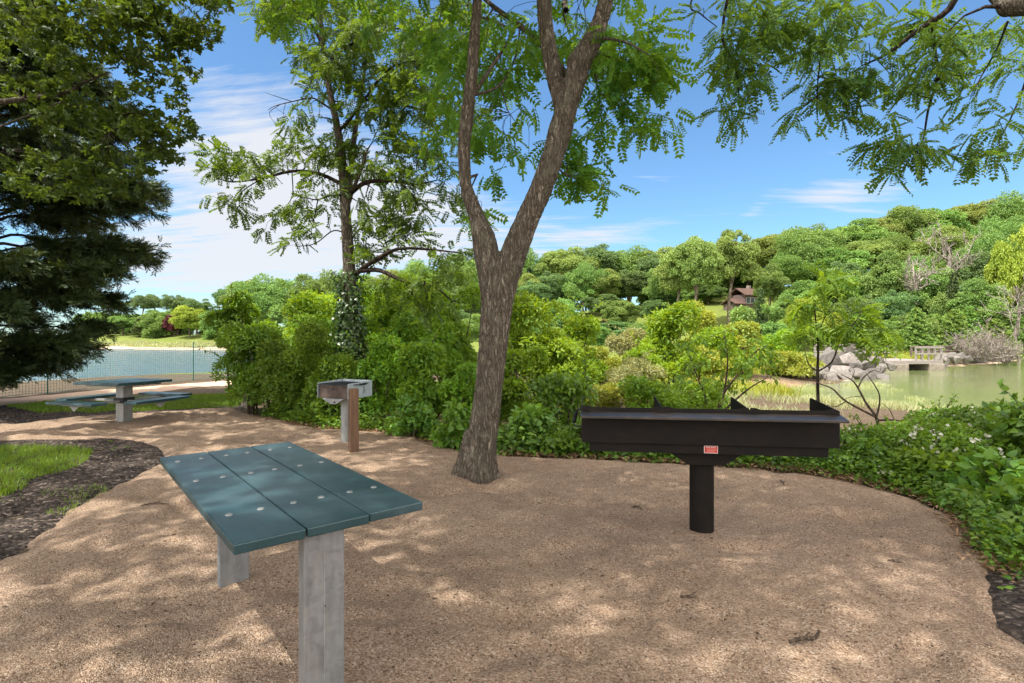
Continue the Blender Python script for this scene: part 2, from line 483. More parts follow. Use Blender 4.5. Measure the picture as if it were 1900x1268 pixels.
def black_mat(name, rough=.55, spec=.16, rust=.07):
    m, nt, out = new_mat(name); g = NT(nt)
    co = g.coord()
    n = g.noise(co, 9.0, 5, .65); sp = g.noise(co, 210.0, 2, .5)
    c = g.ramp(n, [(.3, (.0055, .0045, .0038)), (.75, (.010, .0085, .007))])
    c = g.mix(g.ramp(sp, [(.72, (0, 0, 0)), (.8, (.35, .35, .35))]), c, (.16, .13, .10))
    ch = g.ramp(g.noise(co, 75.0, 3, .6), [(.70, (0, 0, 0)), (.74, (1, 1, 1))])
    c = g.mix(g.math('MULTIPLY', ch, .35), c, (.14, .11, .085))
    ru = g.ramp(g.noise(g.coord((1.2, 4, 3)), 3.5, 7, .7), [(.50, (0, 0, 0)), (.74, (1, 1, 1))])
    c = g.mix(g.math('MULTIPLY', ru, rust), c, (.16, .085, .045))
    g.bsdf(out, col=c, rough=g.math('MULTIPLY_ADD', n, .2, rough), spec=spec, normal=g.bump(g.noise(co, 320.0, 2), .15, .0006))
    return m

def wood_mat(name, c1, c2, axis_scale=(22, 22, 1.1), bump=.4, rough=.75):
    m, nt, out = new_mat(name); g = NT(nt)
    co = g.coord(axis_scale)
    n = g.noise(co, 1.6, 7, .62, 1.2)
    c = g.ramp(n, [(.3, c1), (.55, tuple((a + b) / 2 for a, b in zip(c1, c2))), (.75, c2)])
    g.bsdf(out, col=c, rough=rough, spec=.25, normal=g.bump(n, bump, .004))
    return m

def rock_mat(name, c1, c2):
    m, nt, out = new_mat(name); g = NT(nt)
    co = g.coord()
    oi = g.n('ShaderNodeObjectInfo').outputs['Random']
    n = g.noise(co, 4.0, 9, .68); n2 = g.noise(co, 1.1, 4)
    c = g.ramp(n, [(.25, tuple(v * .6 for v in c1)), (.5, c1), (.78, c2)])
    c = g.mix(g.math('MULTIPLY', n2, .4), c, (.25, .19, .15))
    c = g.n('ShaderNodeHueSaturation', {'Hue': .5, 'Saturation': .9, 'Value': g.math('MULTIPLY_ADD', oi, .6, .65), 'Color': c}).outputs[0]
    g.bsdf(out, col=c, rough=.88, spec=.3, normal=g.bump(n, .8, .05))
    return m

M = {}
M['gravel'] = gravel_mat('pea_gravel'); M['mulch'] = mulch_mat('dark_mulch'); M['ground'] = ground_mat('land')
M['path'] = flat_mat('path_grit', (.52, .37, .26), .95, 0, .15, .18, 45, .6)
M['bay'] = water_mat('bay_water', (.050, .105, .165), 1.6, .8, .10, wdist=.3)
M['pond'] = water_mat('pond_water', (.150, .185, .070), 3.0, .16, .05, 4, (1, 1.6, 1), [(.35, (.25, .25, .25)), (.65, (1, 1, 1))])
M['plank'] = plank_mat('green_plastic_board'); M['galv'] = galv_mat('galvanised_steel'); M['galv_light'] = galv_mat('galvanised_sheet', (.32, .38, .41), .45)
M['galv_dull'] = galv_mat('weathered_steel', (.27, .28, .275), .35)
M['bolt'] = flat_mat('bolt_zinc', (.24, .26, .26), .5, .5, .5, .1, 60)
M['black'] = black_mat('black_coated_steel'); M['black_shelf'] = black_mat('polished_black_shelf', .28, .7, .4)
M['soot'] = flat_mat('sooty_steel', (.075, .055, .045), .75, .2, .3, .4, 14, .2)
M['iron'] = flat_mat('dark_iron', (.03, .032, .036), .5, .6, .5, .3, 40)
M['redwood'] = wood_mat('reddish_timber', (.085, .048, .030), (.21, .125, .078))
M['grey_wood'] = wood_mat('weathered_boards', (.19, .165, .15), (.37, .335, .31), (2, 20, 20))
M['grey_post'] = wood_mat('weathered_posts', (.19, .165, .15), (.37, .335, .31))
M['concrete'] = flat_mat('old_concrete', (.25, .215, .18), .9, 0, .2, .3, 5, .5)
M['rock'] = rock_mat('shore_rock', (.125, .120, .112), (.32, .30, .27))
M['bark_main'] = bark_mat('furrowed_bark', (.158, .130, .100), (.36, .308, .243), 28.0, 3.6, 1.0, .03, (.30, .31, .23))
M['bark_grey'] = bark_mat('grey_bark', (.12, .10, .078), (.28, .24, .19), 26.0, 4.0, .9, .02)
M['bark_dark'] = bark_mat('dark_bark', (.035, .026, .020), (.085, .066, .05), 14.0, 2.5, .8, .015)
M['bark_far'] = bark_mat('far_bark', (.20, .16, .12), (.38, .32, .26), 3.0, .8, .7, .05)
M['dead'] = bark_mat('bleached_wood', (.26, .22, .19), (.50, .45, .40), 5.0, 1.2, .5, .02)
M['twig'] = bark_mat('twig_bark', (.075, .055, .040), (.17, .13, .10), 40.0, 8.0, .4, .004)
M['net'] = flat_mat('green_netting', (.03, .16, .13), .5, 0, .4, .1, 8)
M['fence_post'] = flat_mat('green_post', (.012, .13, .10), .45, 0, .5, .15, 20)
M['red'] = flat_mat('red_sticker', (.40, .03, .02), .5, 0, .4, .08, 30)
M['white'] = flat_mat('white_print', (.74, .68, .66), .55, 0, .4, .05, 30)
M['pink'] = flat_mat('small_print', (.62, .28, .24), .55, 0, .4, .05, 30)
M['siding'] = wood_mat('dark_siding', (.10, .07, .065), (.20, .15, .135), (1.5, 1.5, 14))
M['roof'] = flat_mat('brown_shingle', (.10, .062, .05), .9, 0, .2, .35, 3, .4)
M['pane'] = flat_mat('window_pane', (.10, .13, .16), .12, 0, .6, .2, 1)
M['trim'] = flat_mat('window_trim', (.55, .52, .5), .6, 0, .3, .08, 6)
M['fungus'] = flat_mat('fungus_skin', (.11, .075, .05), .8, 0, .2, .4, 30, .4)
# foliage
M['lf_locust'] = leaf_mat('locust_leaf', (.030, .090, .020), (.085, .160, .022), .45)
M['lf_main'] = leaf_mat('walnut_leaf', (.035, .105, .015), (.100, .200, .022), .45)
M['lf_mid'] = leaf_mat('ash_leaf', (.024, .066, .010), (.080, .145, .016), .42)
M['lf_oak'] = leaf_mat('oak_leaf', (.022, .052, .010), (.058, .100, .016), .40)
M['lf_cedar'] = leaf_mat('cedar_spray', (.012, .027, .011), (.048, .072, .020), .22)
M['lf_ivy'] = leaf_mat('ivy_leaf', (.018, .048, .014), (.055, .105, .022), .2, None, .35, .6)
M['lf_hedge'] = leaf_mat('hedge_leaf', (.032, .088, .011), (.118, .205, .018), .36)
M['lf_mid_green'] = leaf_mat('thicket_leaf', (.038, .100, .010), (.130, .225, .016), .38)
M['lf_bright'] = leaf_mat('bright_leaf', (.060, .140, .009), (.170, .265, .018), .42)
M['lf_yellow'] = leaf_mat('yellowing_leaf', (.095, .140, .016), (.225, .255, .042), .36)
M['lf_vine'] = leaf_mat('vine_leaf', (.028, .078, .010), (.100, .190, .020), .32, None, .45, .4)
M['lf_grey'] = leaf_mat('grey_leaf', (.110, .140, .055), (.250, .260, .120), .3)
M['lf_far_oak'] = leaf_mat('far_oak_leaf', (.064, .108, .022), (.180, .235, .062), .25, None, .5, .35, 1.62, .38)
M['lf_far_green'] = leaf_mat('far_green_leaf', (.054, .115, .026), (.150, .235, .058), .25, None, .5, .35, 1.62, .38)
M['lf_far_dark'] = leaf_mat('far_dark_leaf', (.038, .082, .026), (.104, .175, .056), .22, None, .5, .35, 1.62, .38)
M['lf_far_bright'] = leaf_mat('far_bright_leaf', (.095, .150, .014), (.240, .290, .040), .3)
M['lf_far_purple'] = leaf_mat('far_purple_leaf', (.050, .010, .018), (.120, .030, .045), .2, (.16, .03, .05))
M['lf_pine'] = leaf_mat('far_pine_leaf', (.025, .050, .018), (.080, .115, .035), .15)
M['lf_grass'] = leaf_mat('grass_blade', (.045, .095, .008), (.120, .190, .016), .35)
M['lf_reed'] = leaf_mat('reed_blade', (.150, .190, .085), (.300, .325, .180), .3)
M['lf_meadow'] = leaf_mat('meadow_blade', (.120, .175, .016), (.260, .285, .045), .3)
M['lf_dry'] = leaf_mat('dry_litter', (.110, .065, .035), (.260, .170, .095), .1)
M['lf_scrap'] = leaf_mat('dead_scrap', (.035, .022, .014), (.14, .09, .05), .05, None, .8, .15, 1.0)
M['blossom'] = leaf_mat('white_blossom', (.62, .60, .46), (.85, .83, .74), .25, (.8, .8, .7), .5, .35, 1.0)
# ------------------------------------------------------------------ the setting
def vnoise(x, y, s, seed=0):
    x = np.asarray(x) * s; y = np.asarray(y) * s
    xi = np.floor(x).astype(np.int64); yi = np.floor(y).astype(np.int64); fx = x - xi; fy = y - yi
    fx = fx * fx * (3 - 2 * fx); fy = fy * fy * (3 - 2 * fy)
    def h(a, b):
        v = np.sin(a * 127.1 + b * 311.7 + seed * 74.7) * 43758.5453
        return v - np.floor(v)
    return (h(xi, yi) * (1 - fx) + h(xi + 1, yi) * fx) * (1 - fy) + (h(xi, yi + 1) * (1 - fx) + h(xi + 1, yi + 1) * fx) * fy

def grid_mesh(xs, ys):
    X, Y = np.meshgrid(xs, ys)
    V = np.stack([X.ravel(), Y.ravel()], -1)
    nx, ny = len(xs), len(ys)
    i = np.arange(ny - 1)[:, None] * nx + np.arange(nx - 1)[None, :]
    return V, np.stack([i, i + 1, i + nx + 1, i + nx], -1).reshape(-1, 4)

GRAVEL = [(-2.1, -4), (-1.7, .3), (-2.3, 1.9), W(-70, 1110), W(0, 1040), W(130, 950), W(200, 910), W(285, 866), W(304, 850), W(296, 834), W(258, 823), W(200, 820), W(0, 822), W(-300, 832),
          W(-300, 803), W(0, 790), W(110, 779), W(200, 771), W(320, 764), W(440, 758), W(470, 770), W(520, 780), W(600, 797), W(700, 800), W(760, 812), W(820, 826), W(870, 840), W(940, 846), W(1080, 851), W(1250, 861),
          W(1380, 868), W(1500, 879), W(1600, 899), W(1700, 924), W(1770, 955), W(1810, 985), W(1842, 1050), W(1868, 1165), (2.5, 2.0), (2.6, -4)]
t = np.linspace(-1, 1, 321)
xs = 620 * np.sinh(5.2 * t) / math.sinh(5.2)
ys = 12 + np.concatenate([-60 * np.sinh(3.5 * np.linspace(1, 0.01, 70)) / math.sinh(3.5), 700 * np.sinh(5.4 * np.linspace(0, 1, 210)) / math.sinh(5.4)])
V2, Q = grid_mesh(xs, ys)
Zt = terrain(V2) + .05 * (vnoise(V2[:, 0], V2[:, 1], .9, 3) - .5)
Zt = np.where((np.abs(V2[:, 0]) < 9) & (V2[:, 1] < 12), np.minimum(Zt, .0), Zt)
Zt = Zt - .16 * smooth((-sdf(V2, GRAVEL) - .15) / .8)
me = mesh_np('ground', np.column_stack([V2, Zt]), [Q], smooth=True)
bd, pd = sdf(V2, BAY), sdf(V2, POND); wd = np.minimum(bd, pd)
sand = np.where(bd < pd, smooth((7.5 - bd) / 4.5) * (V2[:, 1] < 60) + smooth((5.2 - bd) / 2.5) * (V2[:, 1] >= 60), smooth((1.6 - pd) / 1.2) * .75)
marsh = np.exp(-(((V2[:, 0] - 8.8) / 5.5) ** 2 + ((V2[:, 1] - 19.5) / 5) ** 2))
mud = np.clip(marsh * 1.4, 0, 1)
grass = np.clip(smooth((wd - 5) / 5) * (V2[:, 1] > 22) + .25 * (V2[:, 1] > 9), 0, 1) * (1 - .8 * marsh)
for nm, val in (('sand', sand), ('mud', mud), ('grass', grass)):
    a = me.attributes.new(nm, 'FLOAT', 'POINT'); a.data.foreach_set('value', val.astype(np.float32))
tag(link('ground', me, M['ground']), 'soil, lawn and sandy shore under everything', kind='structure')

def water(name, x0, x1, y0, y1, mat, label):
    V, Qw = grid_mesh(np.linspace(x0, x1, 9), np.linspace(y0, y1, 9))
    tag(link(name, mesh_np(name, np.column_stack([V, np.full(len(V), ZW)]), [Qw]), mat), label, kind='structure')
water('bay_water', -420, -14.5, 4, 115, M['bay'], 'rippled blue bay')
water('pond_water', 5.0, 130, 3, 68, M['pond'], 'calm green tidal pond')

def sheet(name, poly, res, h, mat, label, lump, edge=.22, wob=.12, base=.004, trench=None):
    poly = np.asarray(poly)
    x0, y0 = poly.min(0) - .4; x1, y1 = poly.max(0) + .4
    V, Qs = grid_mesh(np.arange(x0, x1, res), np.arange(y0, y1, res))
    sd = sdf(V, poly) + wob * (vnoise(V[:, 0], V[:, 1], 2.1, 9) - .5) + wob * .6 * (vnoise(V[:, 0], V[:, 1], 6.3, 4) - .5)
    z = np.minimum(terrain(V), .02) + base + h * smooth(-sd / edge) - .05 * smooth((sd) / .1)
    z = z + lump(V[:, 0], V[:, 1]) * smooth(-sd / .5)
    keep = (sd[Qs] < .12).all(1)
    Qs = Qs[keep]; used = np.unique(Qs); mp = np.full(len(V), -1); mp[used] = np.arange(len(used))
    me = mesh_np(name, np.column_stack([V, z])[used], [mp[Qs]], smooth=True)
    return tag(link(name, me, mat), label, kind='structure')

def lump_g(x, y):
    r = .034 * (vnoise(x, y, 1.7, 1) - .5) + .034 * (vnoise(x, y, 4.1, 2) - .5) + .030 * (vnoise(x, y, 8.5, 5) - .5) + .013 * (vnoise(x, y, 17, 6) - .5)
    foot = np.maximum(0, vnoise(x, y, 3.3, 8) - .68) * -.16
    calm = 1
    for cx, cy, rr in ((-1.60, 3.13, .40), (-.72, 2.05, .35), (1.395, 3.965, .30), (-2.27, 7.3, .3), (-1.95, 6.7, .25), (-6.56, 9.1, .4)):
        calm = calm * (1 - .9 * np.exp(-((x - cx) ** 2 + (y - cy) ** 2) / rr ** 2))
    return (r + foot) * calm
sheet('gravel', GRAVEL, .034, .035, M['gravel'], 'tan pea gravel clearing', lump_g, wob=.26)
MULCH_A = [W(-400, 828), W(-300, 826), W(0, 817), W(200, 814), W(262, 817), W(305, 830), W(316, 850), W(296, 872), W(205, 920), W(135, 962), W(0, 1055), W(-120, 1150), W(-420, 1350)]
lump_m = lambda x, y: .05 * (vnoise(x, y, 3.0, 21) - .5) + .03 * (vnoise(x, y, 9, 22) - .5) + .018 * (vnoise(x, y, 21, 23) - .5)
sheet('mulch_bed', MULCH_A, .04, .03, M['mulch'], 'dark mulch island with a patch of lawn', lump_m, base=.0)
MULCH_B = [W(-350, 785), W(0, 752), W(120, 744), W(300, 735), W(430, 730), W(470, 748), W(450, 762), W(320, 768), W(200, 774), W(110, 784), W(0, 796), W(-350, 830)]
sheet('mulch_strip', MULCH_B, .08, .02, M['mulch'], 'dark mulch strip beyond the clearing', lump_m, base=.0)
MULCH_C = [W(1835, 1055), W(1858, 1165), (2.4, 2.0), (2.5, .5), (6, .5), (6.4, 3.0), W(2200, 1080)]
sheet('mulch_edge', MULCH_C, .05, .02, M['mulch'], 'dark mulch beside the gravel edge', lump_m, base=.018)
PATH = [W(-400, 776), W(0, 742), W(200, 724), W(390, 709.5), W(560, 699), W(560, 706), W(390, 718), W(230, 733), W(110, 743), W(0, 754), W(-400, 793)]
sheet('path', PATH, .1, .025, M['path'], 'pale gritty footpath between the shore and the picnic clearing', lambda x, y: .02 * (vnoise(x, y, 3, 31) - .5), wob=.25)

# ------------------------------------------------------------------ sky, sun, camera
AZ = math.atan2(-.77, -.64)      # the sun stands behind and to the side of the eye
EL = math.radians(64)
sdir = np.array([math.sin(AZ) * math.cos(EL), math.cos(AZ) * math.cos(EL), math.sin(EL)])
L = bpy.data.lights.new('sun', 'SUN'); L.energy = SUN_E; L.angle = math.radians(.6); L.color = (1, .95, .86)
so = bpy.data.objects.new('sun', L); COL.objects.link(so)
so.rotation_euler = Vector(-sdir).to_track_quat('-Z', 'Y').to_euler()
so.location = (-6, -5, 18)

w = bpy.data.worlds.new('World'); SC.world = w; w.use_nodes = True
nt = w.node_tree; nt.nodes.clear(); g = NT(nt)
sky = g.n('ShaderNodeTexSky', None, sky_type='NISHITA', sun_disc=False, sun_elevation=EL, sun_rotation=AZ, altitude=10, air_density=1.0, dust_density=.5, ozone_density=2.5)
co = g.n('ShaderNodeTexCoord').outputs['Generated']
sp = g.n('ShaderNodeSeparateXYZ', {0: co}).outputs
yy = g.math('MAXIMUM', sp[1], .06)
X = g.math('DIVIDE', sp[0], yy); Z = g.math('DIVIDE', sp[2], yy)
front = g.ramp(sp[1], [(.30, (0, 0, 0)), (.55, (1, 1, 1))])
# high cirrus: a noise field on a flat layer overhead
zz = g.math('MAXIMUM', sp[2], .02)
zc = g.math('ADD', zz, .12)
lay = g.n('ShaderNodeCombineXYZ', {0: g.math('DIVIDE', sp[0], zc), 1: g.math('DIVIDE', sp[1], zc), 2: 0.0}).outputs[0]
lay = g.n('ShaderNodeMapping', {'Vector': lay, 'Rotation': (0, 0, math.radians(18)), 'Scale': (.55, 1.5, 1)}).outputs[0]
n1 = g.noise(lay, 1.7, 9, .62, .9)
lay2 = g.n('ShaderNodeMapping', {'Vector': lay, 'Location': (3.1, 1.7, 0), 'Scale': (.9, 2.7, 1)}).outputs[0]
n2 = g.noise(lay2, 3.6, 9, .66, .5)
nn = g.math('ADD', g.math('MULTIPLY', n1, .55), g.math('MULTIPLY', n2, .45))
def blob(cx, cz, rx, rz, tilt):
    a = math.radians(tilt); c, s = math.cos(a), math.sin(a)
    dx = g.math('SUBTRACT', X, cx); dz = g.math('SUBTRACT', Z, cz)
    u = g.math('DIVIDE', g.math('ADD', g.math('MULTIPLY', dx, c), g.math('MULTIPLY', dz, s)), rx)
    v = g.math('DIVIDE', g.math('SUBTRACT', g.math('MULTIPLY', dz, c), g.math('MULTIPLY', dx, s)), rz)
    q = g.math('ADD', g.math('MULTIPLY', u, u), g.math('MULTIPLY', v, v))
    return g.math('EXPONENT', g.math('MULTIPLY', q, -1.0))
msk = None
for cx, cz, rx, rz, tilt, k in [(-.47, .33, .28, .10, -14, 1.0), (-.50, .20, .36, .11, 4, .85), (-.58, .12, .4, .07, 0, .6), (-.36, .26, .22, .16, 0, .55), (-.13, .17, .2, .10, 0, .55), (-.55, .46, .12, .05, -35, .45),
                               (.17, .197, .17, .036, 10, .72), (.60, .262, .17, .028, 9, .78), (.83, .32, .22, .05, 14, .40), (.45, .237, .03, .012, 35, .4), (-.03, .15, .3, .05, 0, .25)]:
    b = g.math('MULTIPLY', blob(cx, cz, rx, rz, tilt), k)
    msk = b if msk is None else g.math('ADD', msk, b)
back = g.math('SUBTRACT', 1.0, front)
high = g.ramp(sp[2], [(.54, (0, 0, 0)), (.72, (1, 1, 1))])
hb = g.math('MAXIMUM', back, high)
msk = g.math('ADD', g.math('MULTIPLY', msk, front), g.math('MULTIPLY', hb, .85))  # second term: added unseen cloud cover outside the view that brightens the ambient light
cov = g.math('ADD', g.math('MULTIPLY', g.math('SUBTRACT', nn, .5), 5.2), g.math('SUBTRACT', g.math('MULTIPLY', msk, 1.25), .55))
cov = g.ramp(cov, [(.0, (0, 0, 0)), (.35, (.28, .28, .28)), (1.0, (.92, .92, .92))])
hz = g.ramp(sp[2], [(0, (1, 1, 1)), (.22, (0, 0, 0))], 'EASE')
skyc = g.mix(1.0, sky.outputs[0], SKY_TINT, 'MULTIPLY')
cl = g.mix(cov, skyc, g.mix(hb, CLOUD, CLOUD_FILL))
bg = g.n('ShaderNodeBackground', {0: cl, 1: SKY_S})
wo = g.n('ShaderNodeOutputWorld', {0: bg.outputs[0]})

cam = bpy.data.cameras.new('camera'); cam.sensor_width = 36; cam.lens = 36 * F / 1900; cam.clip_end = 3000; cam.clip_start = .05
cam.shift_y = -(634 - HY) / 1900
co_ = bpy.data.objects.new('camera', cam); COL.objects.link(co_)
co_.location = (0, 0, H); co_.rotation_euler = (math.radians(90), 0, 0)
SC.camera = co_
SC.view_settings.view_transform = 'Standard'; SC.view_settings.look = 'None'; SC.view_settings.gamma = 1; SC.view_settings.use_curve_mapping = False
SC.view_settings.exposure = EXPO
SC.render.engine = 'CYCLES'
SC.cycles.max_bounces = 8; SC.cycles.diffuse_bounces = 4; SC.cycles.transmission_bounces = 4; SC.cycles.glossy_bounces = 3; SC.cycles.caustics_reflective = False; SC.cycles.caustics_refractive = False
SC.cycles.sample_clamp_indirect = 6
SC.cycles.use_denoising = True
try: SC.cycles.denoiser = 'OPENIMAGEDENOISE'
except Exception: pass
# ------------------------------------------------------------------ built things
def text_mesh(s, size, mat, name, parent, loc, rot):
    cu = bpy.data.curves.new('lettering', 'FONT'); cu.body = s; cu.size = size; cu.align_x = 'CENTER'; cu.align_y = 'CENTER'; cu.extrude = .0003; cu.resolution_u = 3
    tmp = bpy.data.objects.new('lettering', cu); COL.objects.link(tmp)
    dg = bpy.context.evaluated_depsgraph_get()
    me = bpy.data.meshes.new_from_object(tmp.evaluated_get(dg))
    bpy.data.objects.remove(tmp)
    o = link(name, me, None, parent); me.materials.clear(); me.materials.append(mat)
    o.location = loc; o.rotation_euler = rot
    return o

# --- picnic table
T = thing('picnic_table', 'dark green three-board table on two flat grey steel legs', 'picnic table', (-1.204, 2.690, 0), math.atan2(-.765, .643))
ztop = .76
r = random.Random(2)
for i, yc in enumerate((-.245, 0, .245)):
    b = MB(); dx = r.uniform(-.006, .006)
    b.box((dx, yc, ztop - .018), (1.72, .239, .036))
    pl = b.build('plank', M['plank'], T, bevel=.005)
    for xb in (-.66, -.13, .52):
        for yb in (-.058, .058):
            q = MB(); n = 14
            prof = [(.0145, 0), (.0135, .0028), (.0085, .0052), (.001, .0062)]
            V = [(xb + rr * math.cos(2 * PI * k / n), yc + yb + rr * math.sin(2 * PI * k / n), ztop + zz) for rr, zz in prof for k in range(n)]
            Fs = [(a * n + k, a * n + (k + 1) % n, (a + 1) * n + (k + 1) % n, (a + 1) * n + k) for a in range(3) for k in range(n)] + [tuple(range(3 * n, 4 * n))]
            q.add(V, Fs); q.build('bolt', M['bolt'], pl, smooth=True)
for xl in (.775, -.60):
    b = MB()
    s = .0405
    b.box((xl + .0, -.035, (ztop - .040) / 2 - .1), (.062, .158, ztop - .040 + .2))
    lg = b.build('leg', M['galv'], T, bevel=.006)
    m2 = MB(); m2.tube([(xl + .0314, -.035, .43), (xl + .0322, -.035, .43)], .0042, 10)
    m2.build('bolt_hole', M['iron'], lg)
    m3 = MB(); m3.box((xl + .0315, -.037, .40), (.0016, .0025, .5)); m3.build('weld_seam', M['galv_dull'], lg)
for xb in (-.66, -.13, .52):
    b = MB(); b.box((xb, 0, ztop - .0505), (.045, .66, .026)); b.build('cross_bracket', M['galv_dull'], T, bevel=.003)
b = MB(); b.box((.0, .0, ztop - .0835), (1.35, .06, .039)); b.build('centre_beam', M['galv_dull'], T, bevel=.003)

# --- large group grill
gx, gy = 1.395, 3.965
GA = -math.atan(.134)
G = thing('group_grill', 'long black park barbecue on a single round black post', 'barbecue grill', (gx, gy, 0), GA)
HL, D2 = .86, .235
def part(name, mb, mat, parent, **k): return mb.build(name, mat, parent, **k)
b = MB(); th = .006
b.box((-.015, -D2, .828), (2 * HL, th, .245)); fp = part('front_panel', b, M['black'], G, bevel=.002)
b = MB(); b.box((-.015, D2, .79), (2 * HL, th, .17)); part('back_panel', b, M['black'], G, bevel=.002)
b = MB(); b.box((-.015, 0, .712), (2 * HL - .02, 2 * D2 - .02, .008)); part('fire_pan', b, M['soot'], G)
for k, xf in enumerate((-.015 - HL, -.31, .27, -.015 + HL)):
    b = MB(); end = k in (0, 3)
    t_ = .007
    b.prism([(-D2 + .004, .706 if end else .72), (D2 + .012, .706 if end else .72), (D2 + .012, .992), (D2 - .03, .992), (-D2 + .004, .955)], 0, xf - t_ / 2 + (.004 if k == 0 else 0), xf + t_ / 2 + (.004 if k == 0 else 0))
    part('side_plate' if end else 'divider_plate', b, M['black'], G, bevel=.0015)
b = MB(); b.box((-.015, -D2 - .061, .9175), (2 * HL + .012, .118, .006), rx=.19); b.box((-.015, -D2 - .1205, .9005), (2 * HL + .012, .004, .014)); part('front_shelf', b, M['black_shelf'], G, bevel=.0015)
# raised tabs of the grate frames above the front edge
for xa, xb_ in ((-HL - .01, -.31), (-.31, .27), (.27, HL - .03)):
    b = MB()
    for k in range(17):
        xx = xa + .03 + (xb_ - xa - .06) * k / 16
        b.box((xx, .0, .874), (.009, 2 * D2 - .03, .009))
    for yy_ in (-D2 + .02, -.08, .08, D2 - .02):
        b.box(((xa + xb_) / 2, yy_, .865), (xb_ - xa - .03, .012, .009))
    gr = part('cooking_grate', b, M['iron'], G)
    q = MB()
    q.prism([(xa + .005, .968), (xa + .035, .968), (xa + .075, .956), (xb_ - .075, .956), (xb_ - .035, .968), (xb_ - .005, .968), (xb_ - .005, .90), (xa + .005, .90)], 1, -D2 + .004, -D2 + .010)
    q.build('grate_rim', M['black'], gr)
b = MB(); b.box((-.015, -D2 + .025, .672), (1.60, .006, .066)); b.box((-.015, D2 - .04, .672), (1.60, .006, .066)); b.box((-.815, 0, .672), (.006, 2 * D2 - .06, .066)); b.box((.785, 0, .672), (.006, 2 * D2 - .06, .066))
b.box((-.015, 0, .641), (1.59, 2 * D2 - .07, .005)); part('lower_tray', b, M['black'], G, bevel=.0015)
b = MB(); b.prism([(-.265, .638), (.265, .638), (.125, .545), (-.125, .545)], 1, -.14, .14); part('saddle_bracket', b, M['black'], G, bevel=.003)
b = MB(); b.cyl((0, 0, -.15), .0855, .70, 40); part('post', b, M['black'], G, smooth=True)
def coil(mb, p0, p1, r, wr, turns):
    p0, p1 = np.array(p0), np.array(p1); ax = unit(p1 - p0); u = unit(np.cross(ax, [0, 1, .1])); v = np.cross(ax, u)
    n = int(turns * 10); tt = np.linspace(0, 1, n)
    pts = p0 + (p1 - p0) * tt[:, None] + r * (np.cos(tt * turns * 2 * PI)[:, None] * u + np.sin(tt * turns * 2 * PI)[:, None] * v)
    mb.tube(pts, wr, 5)
for sx in (-1, 1):
    xe = -.015 + sx * HL
    for yh in (.06,) if sx < 0 else (.10,):
        b = MB()
        b.tube(spline([(xe - sx * .02, yh, .772), (xe + sx * .045, yh, .772), (xe + sx * .062, yh + .01, .79), (xe + sx * .055, yh + .05, .85), (xe + sx * .03, yh + .075, .885), (xe - sx * .01, yh + .08, .89)], 24), .006, 8)
        coil(b, (xe + sx * .061, yh + .012, .795), (xe + sx * .045, yh + .055, .865), .0135, .0038, 9)
        part('coil_handle', b, M['iron'], G, smooth=True)
b = MB(); b.box((.018, -D2 + .0205, .672), (.092, .0012, .052)); st = part('warning_sticker', b, M['white'], G)
b = MB(); b.box((.018, -D2 + .0197, .672), (.086, .0012, .046)); b.build('sticker_face', M['red'], st)
text_mesh('Pilot Rock', .0155, M['white'], 'sticker_lettering', st, (.018, -D2 + .0188, .688), (PI / 2, 0, 0))
b = MB()
for k, (zz_, wd_) in enumerate(((.676, .056), (.669, .062), (.662, .05), (.655, .06))):
    x_ = .018 - wd_ / 2
    while x_ < .018 + wd_ / 2 - .004:
        l_ = r.uniform(.004, .011); b.box((x_ + l_ / 2, -D2 + .0189, zz_), (l_, .0005, .003)); x_ += l_ + .002
b.build('small_print', M['pink'], st)

# --- small grill and its neighbour post
S_ = thing('pedestal_grill', 'grey galvanised box grill on a round steel pole, open towards the clearing', 'barbecue grill', (-2.27, 7.33, 0), math.radians(-25))
b = MB(); b.cyl((0, 0, -.2), .056, .86, 28); part('pole', b, M['galv_dull'], S_, smooth=True)
zb, zt = .648, .845; hx, hy = .262, .24
b = MB(); b.box((0, hy, (zb + zt) / 2 + .01), (2 * hx, .005, zt - zb + .02)); part('back_wall', b, M['galv_light'], S_, bevel=.001)
for sx in (-1, 1):
    b = MB(); b.prism([(-hy, zb), (hy - .003, zb), (hy - .003, zt + .02), (hy - .05, zt + .02), (-hy, zt)], 0, sx * hx - .0025, sx * hx + .0025)
    w_ = part('side_wall', b, M['galv_light'], S_, bevel=.001)
    if sx > 0:
        b = MB()
        for zs in np.linspace(zb + .07, zt - .05, 6): b.box((sx * hx + .0032, .07, zs), (.0015, .012, .014))
        b.box((sx * hx + .0030, .07, (zb + zt) / 2 + .01), (.0013, .006, .12)); b.build('height_slot', M['iron'], w_)
b = MB(); b.box((0, 0, zb + .003), (2 * hx - .008, 2 * hy - .006, .006)); part('fire_floor', b, M['soot'], S_)
b = MB(); b.box((0, -hy + .03, (zb + zt) / 2 - .01), (2 * hx - .012, .004, zt - zb - .03)); fl = part('front_baffle', b, M['soot'], S_, bevel=.001)
q = MB(); q.tube([(-.02, -hy + .026, .77), (-.02, -hy + .022, .77)], .018, 14); q.build('vent_hole', M['iron'], fl)
b = MB()
for k in range(15): b.box((-hx + .03 + k * .0335, -.01, zt - .012), (.008, 2 * hy - .03, .008))
b.box((0, -hy + .012, zt - .02), (2 * hx - .02, .01, .012)); b.box((0, hy - .03, zt - .02), (2 * hx - .02, .01, .012)); gr = part('cooking_grate', b, M['iron'], S_)
b = MB(); b.tube(spline([(hx - .02, -.12, zt - .012), (hx + .03, -.12, zt - .012), (hx + .05, -.06, zt - .015), (hx + .045, .09, zt - .012), (hx + .02, .13, zt - .004)], 20), .006, 7)
